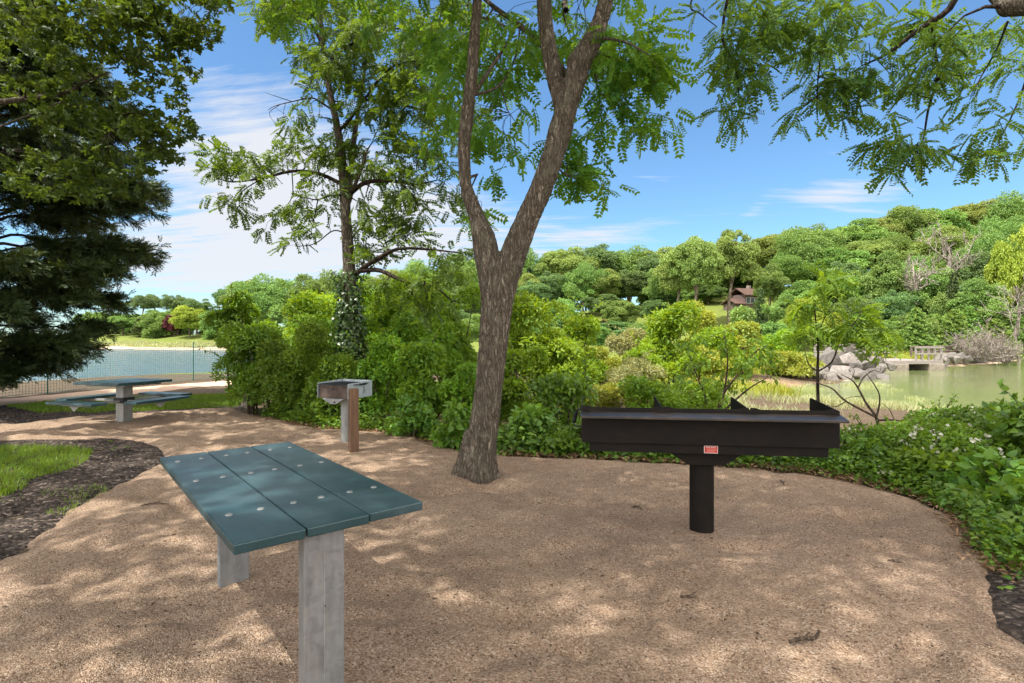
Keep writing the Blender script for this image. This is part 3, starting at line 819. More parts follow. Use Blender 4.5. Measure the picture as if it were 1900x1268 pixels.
coil(b, (hx + .05, -.07, zt - .014), (hx + .047, .06, zt - .012), .0125, .0035, 10); b.build('coil_handle', M['iron'], gr, smooth=True)
b = MB(); b.prism([(-hx + .1, zb - .002), (hx - .06, zb - .002), (.075, zb - .07), (-.03, zb - .07)], 1, -hy - .02, -hy + .05); b.box((0, 0, zb - .012), (.34, .34, .016)); part('support_bracket', b, M['galv'], S_, bevel=.002)
b = MB(); b.box((.055, -hy - .0212, zb - .045), (.038, .0016, .02)); part('maker_plate', b, M['iron'], S_)

wp = W(653, 846); WP = thing('timber_post', 'short square reddish timber post standing before the small grill', 'post', (wp[0], wp[1] + .07, 0), math.radians(28))
b = MB(); b.box((0, 0, .36), (.108, .108, .92)); ps = part('post_body', b, M['redwood'], WP, bevel=.006)
b = MB(); b.box((-.0545, .006, .41), (.0012, .009, .78)); b.build('drying_crack', M['bark_dark'], ps)

# --- pedestal table with four benches
ax = -6.56; ay = 9.12
Q_ = thing('pedestal_table', 'square blue-green table with four attached benches on one square steel post', 'picnic table', (ax, ay, 0), math.radians(-17))
hs = .49; zt2 = .725
for k in range(4):
    b = MB(); b.box((0, -hs + hs / 4 + k * hs / 2, zt2 - .02), (2 * hs, hs / 2 - .006, .04)); part('top_plank', b, M['plank'], Q_, bevel=.004)
b = MB(); b.box((0, 0, .29), (.17, .17, .78)); part('post', b, M['galv_dull'], Q_, bevel=.006)
b = MB()
for s in (-1, 1):
    b.box((0, s * .3, zt2 - .058), (.86, .05, .034)); b.box((s * .3, 0, zt2 - .0585), (.05, .55, .033))
part('top_frame', b, M['galv_dull'], Q_, bevel=.003)
b = MB(); b.box((0, 0, .40), (.21, .21, .09)); part('arm_collar', b, M['iron'], Q_, bevel=.004)
for k in range(4):
    a = k * PI / 2
    c, s = math.cos(a), math.sin(a)
    R = lambda x, y, z: (x * c - y * s, x * s + y * c, z)
    b = MB()
    b.box(R(0, -.76, .425), (.98, .25, .038), rz=a); bn = part('bench_seat', b, M['plank'], Q_, bevel=.004)
    b = MB(); b.box(R(0, -.43, .385), (.07, .66, .034), rz=a); b.box(R(0, -.76, .393), (.62, .05, .026), rz=a)
    b.add([R(-.11, -.80, .38), R(.11, -.80, .38), R(0, -.80, .30), R(-.11, -.79, .38), R(.11, -.79, .38), R(0, -.79, .30)], [(0, 1, 2), (3, 5, 4), (0, 3, 4, 1), (1, 4, 5, 2), (2, 5, 3, 0)])
    b.build('seat_arm', M['galv_dull'], Q_, bevel=.003)

# --- garden netting fence
f0 = np.array([-13.3, 9.6]); f1 = W(359, 707); f2 = f1 + (f1 - f0) / np.linalg.norm(f1 - f0) * 4.2
FN = thing('netting_fence', 'waist-high green plastic netting on thin posts along the shore path', 'fence', (f0[0], f0[1], 0))
dirf = (f1 - f0) / np.linalg.norm(f1 - f0); Lf = np.linalg.norm(f1 - f0)
def fpt(s, z): return np.array([dirf[0] * s, dirf[1] * s, z])
posts = [Lf, Lf - 4.4, Lf - 8.8, Lf + 4.0]
for s in posts:
    x, y = f0 + dirf * s; zg = tz(x, y)
    b = MB(); b.tube([fpt(s, zg - .2), fpt(s, zg + 1.30)], .016, 8); p_ = part('fence_post', b, M['fence_post'], FN)
lst = []
zz_ = np.linspace(.04, 1.16, 17); ss = np.linspace(-.6, Lf + 4.0, 60)
gz = terrain(np.array([f0 + dirf * s for s in ss]))
sag = .05 * np.abs(np.sin((ss - Lf) / 4.4 * PI))
for k, z in enumerate(zz_):
    lst.append((np.array([fpt(s, gz[i] + z - sag[i] * (z / 1.16) + .012 * math.sin(s * 5.1 + k)) for i, s in enumerate(ss)]), (.0045 if 0 < k < 16 else .007), 3))
for s in np.arange(-.6, Lf + 4.0, .07):
    zg = np.interp(s, ss, gz); sg = np.interp(s, ss, sag)
    lst.append((np.array([fpt(s, zg + .03), fpt(s + .006, zg + .6), fpt(s, zg + 1.16 - sg)]), .0045, 3))
V, Fq = tubes(lst); link('netting', mesh_np('netting', V, [Fq]), M['net'], FN)

# --- footbridge at the pond outlet
B_ = thing('footbridge', 'grey timber footbridge with railings on stone abutments across the pond', 'footbridge', (25.0, 34.5, 0), math.radians(8))
b = MB()
for k in range(26): b.box((-1.95 + k * .15, .9, .0 + r.uniform(-.004, .004)), (.142, 3.6, .05))
part('deck', b, M['grey_wood'], B_)
for yb in (-.93, 2.75):
    b = MB(); b.box((0, yb, -.09), (3.9, .07, .2)); part('deck_beam', b, M['grey_wood'], B_, bevel=.004)
for x0, x1 in ((-2.3, -.55), (.95, 2.0)):
    b = MB(); b.box(((x0 + x1) / 2, .9, -.60), (x1 - x0, 3.9, .84)); part('abutment', b, M['concrete'], B_, bevel=.03)
for x in np.linspace(0.15, 1.95, 5):
    b = MB(); b.box((x, -.82, .42), (.09, .09, .84)); part('rail_post', b, M['grey_post'], B_, bevel=.004)
for x in np.linspace(-1.9, 1.95, 6):
    b = MB(); b.box((x, 2.62, .42), (.09, .09, .84)); part('rail_post', b, M['grey_post'], B_, bevel=.004)
for z in (.84, .45):
    b = MB(); b.box((1.05, -.88, z), (1.95, .045, .11)); part('hand_rail', b, M['grey_post'], B_, bevel=.004)
    b = MB(); b.box((0, 2.56, z), (4.0, .045, .11)); part('hand_rail', b, M['grey_post'], B_, bevel=.004)
def rail_fence(name, label, a, bq, n, hgt, mat, base=None):
    a, bq = np.array(a), np.array(bq); Fo = thing(name, label, 'fence', (a[0], a[1], 0)); d = bq - a
    zs = [max(tz(*(a + d * t)), .0) if base is None else base for t in np.linspace(0, 1, n)]
    for t, z in zip(np.linspace(0, 1, n), zs):
        p_ = d * t; m_ = MB(); m_.box((p_[0], p_[1], z + hgt / 2 - .1), (.1, .1, hgt + .2)); m_.build('rail_post', mat, Fo)
    for hh in (hgt, hgt * .55):
        m_ = MB(); m_.tube([(d[0] * t, d[1] * t - .06, z + hh) for t, z in zip(np.linspace(0, 1, n), zs)], .055, 6); m_.build('rail', mat, Fo)
rail_fence('path_railing', 'long grey timber railing leading onto the footbridge behind the boulders', (20.0, 35.6), (23.0, 36.9), 4, .95, M['grey_post'], .0)
rail_fence('wooden_fence', 'low brown timber fence on the bank beside the bleached bare shrub', (28.6, 38.6), (34.5, 41.8), 6, .8, M['siding'])

# --- house among the trees
hx_, hy_ = (1395 - CX) / F * 76, 76.0; hz_ = tz(hx_, hy_)
Ho = thing('house', 'dark timber house with brown roofs half hidden under the tall oaks', 'house', (hx_, hy_, hz_), math.radians(20))
zf = (P(1395, 580, 76)[2] - hz_) / .72; Ho.scale = (.72, .72, .72)
b = MB(); b.box((.4, 2.0, zf + 1.1), (4.2, 4.0, 4.8)); b.box((-2.9, 1.6, zf + .2), (2.4, 3.2, 3.0)); b.box((.0, 2.0, zf / 2 - .6), (5.6, 3.6, abs(zf) + .9)); part('wall', b, M['siding'], Ho)
b = MB(); b.prism([(-.5, zf + 3.4), (2.0, zf + 4.9), (4.5, zf + 3.4), (4.5, zf + 3.25), (2.0, zf + 4.7), (-.5, zf + 3.25)], 0, -2.1, 2.9)
b.prism([(-.5, zf + 1.65), (1.6, zf + 2.7), (3.7, zf + 1.65), (3.7, zf + 1.5), (1.6, zf + 2.5), (-.5, zf + 1.5)], 0, -4.5, -1.72); rf = part('roof', b, M['roof'], Ho)
b = MB(); b.box((1.7, 2.6, zf + 4.9), (.6, .6, 1.3)); b.build('chimney', M['concrete'], rf)
for x, z, w_, h_ in ((-.95, 2.35, .8, 1.1), (.1, 2.35, .8, 1.1), (1.15, 2.35, .8, 1.1), (-.6, -.2, .9, 1.3), (.9, -.2, .9, 1.3), (-3.3, .3, .7, 1.3), (-2.45, .3, .7, 1.3)):
    b = MB(); b.box((x, -.03, zf + z), (w_ + .16, .07, h_ + .16)); wn = part('window', b, M['trim'], Ho)
    b = MB(); b.box((x, -.075, zf + z), (w_, .03, h_)); b.build('pane', M['pane'], wn)
# ------------------------------------------------------------------ near trees
def organic(lst, voxel, name, mat, parent, bark=None, smooth_it=4):
    """limbs (pts, radii, sides) fused into one skin, then furrowed"""
    V, Fq = tubes(lst)
    Fs = [Fq]
    caps = []; off = 0
    for pts, rad, n in lst:
        m = len(pts)
        caps += [list(range(off, off + n))[::-1], list(range(off + n * (m - 1), off + n * m))]; off += n * m
    me = bpy.data.meshes.new('raw')
    me.from_pydata([tuple(map(float, v)) for v in V], [], [tuple(map(int, f)) for f in Fq] + [tuple(c) for c in caps])
    o = bpy.data.objects.new('raw', me); COL.objects.link(o)
    rm = o.modifiers.new('r', 'REMESH'); rm.mode = 'VOXEL'; rm.voxel_size = voxel
    sm = o.modifiers.new('s', 'SMOOTH'); sm.iterations = smooth_it; sm.factor = .5
    dg = bpy.context.evaluated_depsgraph_get(); dg.update()
    m2 = bpy.data.meshes.new_from_object(o.evaluated_get(dg)); bpy.data.objects.remove(o)
    m2.name = name
    n = len(m2.vertices); co = np.empty(n * 3, np.float32); m2.vertices.foreach_get('co', co); co = co.reshape(-1, 3)
    nor = np.empty(n * 3, np.float32); m2.vertices.foreach_get('normal', nor); nor = nor.reshape(-1, 3)
    if bark:
        amp, sx, sz = bark
        d = np.zeros(n)
        for i in range(n):
            x, y, z = co[i]
            q = Vector((x * sx + z * .9, y * sx, z * sz))
            a = mnoise.noise(q + Vector((0, 0, mnoise.noise(q * .5)))) ; b_ = mnoise.noise(q * 2.1 + Vector((7, 3, 1)))
            d[i] = -max(0, .55 - abs(a) * 2.6) * 1.5 + .35 * b_ + .5 * mnoise.noise(Vector((x * 3.1, y * 3.1, z * 2.0)))
        co = co + nor * (d * amp)[:, None]
        m2.vertices.foreach_set('co', co.astype(np.float32).ravel())
    m2.polygons.foreach_set('use_smooth', np.ones(len(m2.polygons), bool)); m2.update()
    return link(name, m2, mat, parent)

class Net:
    """grows twigs from existing limbs to wherever there is foliage"""
    def __init__(s): s.p = np.zeros((0, 3)); s.r = np.zeros(0); s.t = []
    def limb(s, pts, rad, n=8, draw=True, seg=18):
        q = spline(pts, seg); rr = np.interp(np.linspace(0, 1, seg), np.linspace(0, 1, len(rad)), rad)
        if draw: s.t.append((q, rr, n))
        s.p = np.vstack([s.p, q]); s.r = np.concatenate([s.r, rr])
        return q, rr
    def reach(s, c, droop=.12, rmin=.0035, rmax=.02):
        d = np.linalg.norm(s.p - c, axis=1)
        pen = d + .35 * np.maximum(0, s.p[:, 2] - c[2]) * 0 + .8 * (s.r < .005)
        i = int(np.argmin(pen)); a = s.p[i]; ln = d[i]
        r0 = float(np.clip(s.r[i] * .55, rmin, rmax))
        if ln < .03: return unit(c - a + 1e-6)
        k = max(4, int(ln / .22) + 2); t = np.linspace(0, 1, k)[:, None]
        mid = RNG.normal(size=3) * ln * .10
        q = a + (c - a) * t + np.sin(t * PI) * mid + np.array([0, 0, 1]) * (np.sin(t * PI) * ln * droop)
        q += RNG.normal(size=q.shape) * ln * .018 * (t * (1 - t) * 4)
        rr = np.linspace(r0, rmin * .8, k)
        s.t.append((q, rr, 5 if r0 > .008 else 4))
        s.p = np.vstack([s.p, q[1:]]); s.r = np.concatenate([s.r, rr[1:]])
        return unit(q[-1] - q[-2])

def cloud_pts(clouds, dens, dlim=None):
    """spray centres filling ellipses of the view at real distances; clouds (px, py, rx, ry, d, dd[, k])"""
    out = []
    for c in clouds:
        px, py, rx, ry, d, dd = c[:6]; k = c[6] if len(c) > 6 else 1.0
        area = PI * rx * ry * (d / F) ** 2
        n = max(1, int(RNG.poisson(area * dens * k)))
        for _ in range(n):
            a = RNG.random() * 2 * PI; q = math.sqrt(RNG.random())
            out.append(P(px + rx * q * math.cos(a), py + ry * q * math.sin(a), d + RNG.uniform(-dd, dd)))
    return out
def box_pts(x0, x1, y0, y1, z0, z1, n, seed=0):
    return [np.array([RNG.uniform(x0, x1), RNG.uniform(y0, y1), RNG.uniform(z0, z1)]) for _ in range(n)]

def grow(net, lf, centres, tm, per, rad, ll, lw, droop=.3, up=.8, twig=(.12, .0035, .02)):
    centres = sorted(centres, key=lambda c: np.min(np.linalg.norm(net.p - c, axis=1)))
    for c in centres:
        ax = net.reach(c, *twig)
        n = max(2, int(RNG.poisson(per)))
        off = rdir(n) * (RNG.random((n, 1)) ** .5) * rad * np.array([1, 1, .55])
        C = c + off
        A = unit(off) * .8 + ax * .5 + RNG.normal(size=(n, 3)) * .35 + np.array([0, 0, -droop])
        N = RNG.normal(size=(n, 3)) * .45 + np.array([0, 0, up])
        C = C - unit(A) * ll * .35
        lf.add(tm, C, A, N, ll * RNG.uniform(.7, 1.2, n), lw * RNG.uniform(.8, 1.15, n))

# --- the forked tree in the middle
D = 5.55
bx, by = (888 - CX) / F * D, D
MT = thing('forked_tree', 'rough-barked tree with a deep fork standing on the gravel between the two barbecues', 'tree', (bx, by, 0))
def R_(lst, dz=0):   # photo spots to points local to the tree
    return [P(a, b_, d) - np.array([bx, by, 0]) for a, b_, d in lst]
trunk = R_([(884, 925, D), (888, 880, D), (897, 800, D), (907, 720, D), (915, 640, D), (922, 570, D), (931, 520, D), (938, 480, D)])
right = R_([(915, 620, D), (932, 540, D), (950, 480, D - .02), (975, 415, D - .05), (1002, 355, D - .08), (1026, 290, D - .1), (1040, 240, D - .1), (1050, 205, D - .1)])
r_up = R_([(1040, 250, D - .1), (1043, 205, D - .1), (1031, 150, D - .05), (1019, 90, D), (1012, 40, D + .05), (1006, -40, D + .1), (998, -160, D + .2), (975, -330, D + .3)])
r_rt = R_([(1042, 245, D - .1), (1055, 195, D - .12), (1068, 150, D - .15), (1074, 118, D - .17), (1094, 85, D - .2), (1112, 45, D - .2), (1124, 0, D - .25), (1140, -80, D - .3), (1175, -230, D - .4)])
left = R_([(914, 600, D), (908, 520, D), (901, 465, D), (897, 440, D + .02), (884, 400, D + .05), (866, 350, D + .1), (861, 290, D + .1), (865, 230, D + .1), (873, 165, D + .1), (879, 90, D + .1), (886, 0, D + .05), (893, -120, D)])
flare = [(R_([(884, 925, D)])[0] + np.array([x, y, -.05]), R_([(892, 800, D)])[0] + np.array([x * .28, y * .28, 0])) for x, y in ((-.38, -.05), (-.25, -.2), (-.05, -.27), (.13, -.2), (.24, -.03), (.12, .24), (-.3, .2))]
lst = [(spline(trunk, 40), [.19, .176, .153, .142, .150, .166, .172, .14], 20), (spline(right, 40), [.11, .135, .138, .127, .118, .114, .122, .115], 16),
       (spline(r_up, 34), [.08, .092, .088, .085, .082, .076, .064, .05], 14), (spline(r_rt, 34), [.09, .10, .112, .122, .105, .088, .082, .074, .055], 14),
       (spline(left, 44), [.10, .115, .132, .122, .085, .072, .066, .074, .066, .058, .050, .042], 14)]
for a, b_ in flare:
    m_ = (a + b_) / 2 + np.array([(a[0] - b_[0]) * -.18, (a[1] - b_[1]) * -.18, 0])
    lst.append((spline([a + np.array([0, 0, -.03]), m_, b_], 12), [.062, .075, .06], 8))
organic(lst, .0165, 'trunk', M['bark_main'], MT, (.013, 16.0, 2.6))
net = Net()
for pts, rad in ((right, [.12, .14, .12]), (r_up, [.1, .09, .07, .05]), (r_rt, [.1, .12, .09, .06]), (left[2:], [.1, .08, .06, .05])):
    net.limb(pts, rad, draw=False)
for pts, rad in [
    ([(1064, 160, D - .15), (1040, 125, D + .1), (1000, 78, D + .4), (965, 48, D + .6), (915, 12, D + .9), (880, -20, D + 1.0)], [.035, .036, .034, .028, .022]),
    ([(1100, 75, D - .2), (1125, 72, D - .3), (1165, 80, D - .5), (1200, 100, D - .6)], [.022, .016, .010, .006]),
    ([(1085, 105, D - .15), (1120, 100, D + .1), (1160, 125, D + .2), (1190, 140, D + .3)], [.022, .018, .012, .007]),
    ([(1060, 175, D - .1), (1098, 125, D + .3), (1112, 170, D + .4), (1145, 195, D + .4), (1170, 215, D + .4)], [.018, .014, .011, .008, .006]),
    ([(870, 190, D + .1), (905, 135, D + .2), (935, 90, D + .3), (948, 60, D + .3), (922, 42, D + .3), (880, 28, D + .3)], [.024, .021, .018, .016, .012, .007]),
    ([(868, 180, D + .1), (925, 160, D + .3), (955, 110, D + .5), (965, 50, D + .6)], [.018, .015, .012, .008]),
    ([(1050, 20, D + .1), (1048, 0, D + .3), (1060, -60, D + .4)], [.03, .03, .02]),
    ([(893, -60, D), (820, -120, D - .2), (740, -200, D - .6)], [.045, .035, .02]),
    ([(1000, -120, D + .2), (1060, -240, D - .5), (1120, -400, D - 1.2)], [.045, .035, .02]),
    ([(980, -200, D + .2), (930, -330, D - .8), (900, -560, D - 1.7)], [.045, .035, .02]),
    ([(930, 160, D + .3), (940, 200, D + .5), (955, 225, D + .6)], [.008, .006, .004])]:
    net.limb(R_(pts), rad, 7, seg=16)
lf = Leafage(); dn = 21
cl = [(1150, 50, 95, 70, D + .1, .7, 1.3), (1205, 120, 55, 65, D, .6, 1.4), (1120, 170, 60, 60, D + .2, .6, 1.3), (1185, 215, 75, 45, D + .2, .5, 1.3), (1085, 270, 55, 55, D + .3, .4), (1120, 320, 30, 30, D + .3, .3), (1062, 330, 20, 38, D + .3, .3),
      (930, 50, 80, 65, D + .7, .8), (960, 120, 55, 50, D + .7, .5), (925, 220, 60, 45, D + .8, .5), (945, 300, 48, 45, D + .9, .5), (835, 70, 70, 80, D + .9, .7), (830, 200, 60, 70, D + 1.2, .5, .7), (1000, 30, 70, 50, D + 1.0, .6, .7),
      (1080, 60, 40, 60, D + .8, .5, .8), (905, 400, 40, 30, D + 1.3, .3, .6), (1240, 60, 30, 40, D, .4, .7)]
cp = [c - np.array([bx, by - .25, 0]) for c in cloud_pts(cl, dn)]
cp += [c - np.array([bx, by, 0]) for c in box_pts(-3.4, 1.6, 1.2, 7.5, 5.6, 7.6, MAIN_TOP)]
grow(net, lf, cp, 'pinnate', 8, .26, .25, .040)
lf.build('crown', M['lf_main'], MT)
V, Fq = tubes(net.t); link('branch', mesh_np('branch', V, [Fq], smooth=True), M['bark_grey'], MT)
# bracket fungus in the upper fork
fp_ = P(1044, 166, D - .12)
FG = thing('bracket_fungus', 'small brown shelf fungus in the upper fork of the rough-barked tree', 'fungus', fp_)
b = MB(); n = 16
V = []
for z, k in ((-.03, .45), (-.012, .9), (.0, 1.0), (.012, .8)):
    V += [(.058 * k * math.cos(2 * PI * i / n), -.03 * 0 + .05 * k * math.sin(2 * PI * i / n), z) for i in range(n)]
b.add(V, [tuple(range(n))[::-1], tuple(range(3 * n, 4 * n))] + [(a * n + i, a * n + (i + 1) % n, (a + 1) * n + (i + 1) % n, (a + 1) * n + i) for a in range(3) for i in range(n)])
b.build('cap', M['fungus'], FG, smooth=True)

# --- the slimmer ivy-clad tree behind
D = 10.5
bx, by = (650 - CX) / F * D, D; bz = 0.0
IT = thing('slender_tree', 'slender grey tree with wide airy limbs and an ivy-clad lower trunk', 'tree', (bx, by, 0))
tr = R_([(652, 775, D), (650, 700, D), (648, 600, D), (648, 500, D), (643, 420, D), (638, 340, D), (628, 250, D), (612, 170, D), (600, 90, D), (592, 0, D), (585, -120, D), (575, -260, D)])
s2 = R_([(645, 372, D), (652, 320, D), (657, 260, D + .1), (667, 190, D + .2), (678, 120, D + .3), (690, 30, D + .3), (700, -100, D + .3)])
s3 = R_([(646, 378, D), (658, 345, D - .1), (672, 310, D - .2), (681, 280, D - .3)])
organic([(spline(tr, 60), [.15, .14, .135, .125, .104, .095, .076, .062, .052, .042, .034, .022], 14), (spline(s2, 30), [.06, .058, .05, .042, .036, .03, .02], 10), (spline(s3, 16), [.05, .045, .036, .028], 8)], .022, 'trunk', M['bark_grey'], IT, (.010, 12, 2.5), 2)
net = Net(); net.limb(tr[3:], [.15, .1, .07, .03], draw=False); net.limb(s2, [.05, .04, .02], draw=False); net.limb(s3, [.045, .03], draw=False)
for pts, rad in [
    ([(648, 362, D), (672, 342, D - .3), (696, 336, D - .5), (739, 337, D - .7), (769, 343, D - .8), (810, 335, D - 1.0)], [.045, .045, .04, .03, .02, .01]),
    ([(740, 338, D - .7), (765, 362, D - .7), (778, 390, D - .7)], [.02, .015, .008]),
    ([(640, 345, D), (593, 323, D + .3), (542, 318, D + .5), (487, 331, D + .7), (431, 338, D + .8), (400, 330, D + .8)], [.042, .036, .032, .024, .016, .008]),
    ([(487, 331, D + .7), (450, 355, D + .7), (430, 385, D + .7)], [.014, .010, .006]),
    ([(542, 318, D + .5), (540, 370, D + .6), (500, 410, D + .6)], [.012, .009, .005]),
    ([(644, 362, D), (610, 364, D - .2), (588, 371, D - .3), (562, 366, D - .4)], [.026, .020, .014, .008]),
    ([(590, 370, D - .3), (583, 405, D - .3), (575, 440, D - .3)], [.012, .009, .005]),
    ([(652, 445, D), (672, 425, D + .2), (720, 440, D + .4), (760, 430, D + .6)], [.02, .016, .010, .006]),
    ([(652, 440, D), (620, 428, D + .2), (585, 452, D + .2), (550, 458, D + .2)], [.018, .013, .010, .006]),
    ([(655, 512, D), (672, 500, D - .3), (693, 485, D - .6), (739, 462, D - .9), (805, 464, D - 1.2), (855, 470, D - 1.4)], [.055, .05, .04, .03, .02, .01]),
    ([(668, 503, D - .3), (704, 502, D - .6), (749, 522, D - .9), (805, 533, D - 1.1), (840, 560, D - 1.2)], [.045, .042, .034, .024, .010]),
    ([(750, 522, D - .9), (775, 560, D - 1.0), (800, 600, D - 1.0)], [.018, .012, .005]),
    ([(613, 202, D), (595, 190, D), (577, 182, D), (542, 189, D), (510, 197, D), (497, 205, D)], [.02, .017, .014, .010, .007, .004]),
    ([(542, 189, D), (515, 180, D), (492, 172, D)], [.008, .006, .003]), ([(520, 194, D), (500, 210, D), (512, 232, D)], [.007, .005, .003]), ([(530, 190, D), (526, 210, D), (528, 218, D)], [.005, .004, .002]),
    ([(600, 86, D), (577, 45, D + .2), (557, 30, D + .4), (500, 30, D + .6)], [.036, .03, .022, .010]),
    ([(668, 185, D + .2), (724, 189, D), (774, 202, D - .3), (825, 212, D - .5)], [.03, .026, .02, .01]),
    ([(605, 120, D), (640, 90, D - .3), (700, 60, D - .7), (770, 50, D - 1)], [.034, .026, .018, .008]),
    ([(628, 245, D), (655, 215, D - .4), (720, 130, D - .8), (790, 110, D - 1)], [.03, .025, .018, .008])]:
    net.limb(R_(pts), rad, 7, seg=16)
lf = Leafage()
cl = [(395, 298, 55, 28, D + .8, .4), (450, 305, 80, 28, D + .7, .5), (555, 288, 60, 24, D + .4, .5), (430, 375, 48, 32, D + .7, .4, .7), (500, 400, 35, 30, D + .6, .3, .5), (565, 400, 50, 36, D, .6), (562, 455, 38, 18, D + .2, .4), (600, 340, 40, 24, D, .4, .6),
      (600, 130, 55, 50, D, .8), (515, 28, 60, 36, D + .5, .6), (585, 25, 80, 42, D + .2, .8), (650, 95, 70, 65, D - .2, 1), (725, 60, 90, 60, D - .5, 1), (765, 135, 80, 55, D - .6, 1), (700, 180, 70, 55, D - .2, .9), (785, 235, 90, 50, D - .5, .9),
      (720, 285, 75, 46, D - .4, .9), (800, 330, 65, 45, D - .8, .7), (720, 385, 60, 40, D, .8), (765, 425, 75, 30, D - .3, .7), (690, 440, 45, 30, D + .2, .5), (830, 468, 55, 18, D - 1.2, .5), (635, 285, 35, 36, D, .4), (840, 60, 60, 60, D - .6, .8),
      (745, 540, 60, 25, D - .9, .4), (805, 510, 50, 25, D - 1.1, .4), (690, 470, 40, 20, D, .4), (850, 400, 30, 45, D - .4, .5, .8), (560, 220, 35, 30, D, .4, .5), (660, 235, 40, 30, D, .5, .8), (500, 70, 18, 22, D + .6, .3, .9), (800, 575, 40, 30, D - 1, .3), (870, 180, 25, 50, D, .5)]
cp = [c - np.array([bx, by, 0]) for c in cloud_pts(cl, 17)]
cp += [c - np.array([bx, by, 0]) for c in box_pts(-5.5, -.8, 8.6, 12.5, 8.0, 10.5, 110)]
grow(net, lf, cp, 'pinnate', 9, .30, .26, .048)
lf.build('crown', M['lf_mid'], IT)
V, Fq = tubes(net.t); link('branch', mesh_np('branch', V, [Fq], smooth=True), M['bark_dark'], IT)
# ivy on it
IV = thing('ivy', 'dark glossy ivy wrapped round the lower trunk of the slender tree', 'ivy', (bx, by, 0))
trs = spline(tr, 200); trs = trs[(trs[:, 2] > -.05) & (trs[:, 2] < 2.75)]
n = 5200
i = RNG.integers(0, len(trs), n); a = RNG.random(n) * 2 * PI
kk = 1 - smooth((trs[i][:, 2] - 1.6) / 1.2) * RNG.random(n)
keep = RNG.random(n) < (1.15 - .9 * smooth((trs[i][:, 2] - 1.3) / 1.5)); i, a = i[keep], a[keep]
rr = .15 + .17 * RNG.random(len(i)) ** 1.4 * (1.1 - .25 * trs[i][:, 2] / 2.7) + .05 * np.sin(trs[i][:, 2] * 5 + a * 2)
out = np.column_stack([np.cos(a), np.sin(a), np.zeros(len(a))])
lf = Leafage(); lf.add('ovate', trs[i] + out * rr[:, None], np.array([0, 0, -1]) + RNG.normal(size=(len(i), 3)) * .55 + out * .3, out + np.array([0, 0, .5]) + RNG.normal(size=(len(i), 3)) * .35, RNG.uniform(.05, .10, len(i)), RNG.uniform(.045, .085, len(i)))
lf.build('foliage', M['lf_ivy'], IV)
lst = []
for k in range(9):
    a0 = RNG.random() * 6.28; q = trs[::8]; aa = a0 + np.cumsum(RNG.normal(0, .22, len(q)))
    lst.append((q + np.column_stack([np.cos(aa), np.sin(aa), 0 * aa]) * .165, np.linspace(.014, .004, len(q)), 5))
V, Fq = tubes(lst); link('vine_stem', mesh_np('vine_stem', V, [Fq], smooth=True), M['bark_dark'], IV)

# --- overhanging locust: its trunk stands outside the frame, its boughs hang in
bx, by = 6.2, 2.6
LT = thing('overhanging_locust', 'locust with fine feathery leaves hanging from above over the pond view', 'tree', (bx, by, 0))
org = np.array([bx, by, 0])
def Lp(l): return [np.asarray(p, float) - org for p in l]
trk = Lp([(6.2, 2.6, -.2), (6.15, 2.65, 1.2), (5.9, 2.8, 2.6), (5.5, 3.0, 3.6), (4.9, 3.3, 4.4)])
b1 = Lp([(5.4, 3.1, 3.7), (4.8, 3.7, 3.95), P(1905, 8, 4.25), P(1868, 4, 4.4), P(1830, -40, 4.6), P(1780, -90, 4.8)])
b2 = Lp([(5.2, 3.1, 4.0), (4.3, 3.1, 5.0), (3.2, 3.0, 5.6), (1.8, 2.6, 6.1), (.4, 2.2, 6.4), (-1.2, 2.0, 6.6)])
b3 = Lp([(5.0, 3.2, 4.2), (4.7, 4.4, 5.4), (4.2, 5.6, 5.9), (3.2, 6.4, 6.2)])
organic([(spline(trk, 30), [.22, .2, .18, .16, .14], 14), (spline(b1, 24), [.09, .085, .085, .08, .06, .04], 10), (spline(b2, 24), [.12, .1, .08, .07, .05, .03], 10), (spline(b3, 20), [.1, .08, .06, .04], 10)], .024, 'trunk', M['bark_main'], LT, (.010, 14, 3), 2)
net = Net()
for q_, rad in ((b1, [.09, .07, .04]), (b2, [.12, .08, .03]), (b3, [.1, .06, .04])): net.limb(q_, rad, draw=False)
for pts, rad in [
    ([(1790, -70, 4.8), (1765, 12, 4.9), (1705, 55, 5.0), (1650, 98, 5.1), (1600, 122, 5.2)], [.03, .028, .022, .015, .006]),
    ([(1730, 38, 5.0), (1734, 90, 5.0), (1740, 140, 5.0), (1722, 205, 5.05), (1712, 262, 5.1), (1690, 300, 5.1)], [.016, .014, .012, .010, .007, .004]),
    ([(1740, 140, 5.0), (1752, 168, 5.0), (1760, 188, 5.0)], [.006, .005, .003]),
    ([(1870, 40, 4.6), (1850, 90, 4.7), (1822, 140, 4.8), (1800, 180, 4.8)], [.010, .008, .006, .003]),
    ([(1640, -90, 5.3), (1590, -20, 5.3), (1540, 60, 5.4), (1520, 130, 5.4), (1515, 200, 5.4)], [.022, .018, .012, .008, .004]),
    ([(1400, -110, 5.5), (1360, -40, 5.5), (1340, 60, 5.5), (1352, 100, 5.5), (1368, 140, 5.5), (1372, 205, 5.5)], [.022, .018, .013, .010, .007, .004]),
    ([(1330, -90, 5.6), (1282, 5, 5.6), (1300, 26, 5.6), (1330, 50, 5.5)], [.014, .010, .007, .004]),
    ([(1930, 60, 4.9), (1900, 160, 5.0), (1880, 210, 5.0), (1850, 270, 5.0)], [.014, .010, .007, .004]),
    ([(1960, -120, 4.8), (1760, -160, 5.2), (1560, -190, 5.5), (1380, -210, 5.7), (1240, -190, 5.8)], [.06, .05, .042, .03, .015])]:
    net.limb(Lp([P(*p) for p in pts]), rad, 6, seg=16)
lf = Leafage()
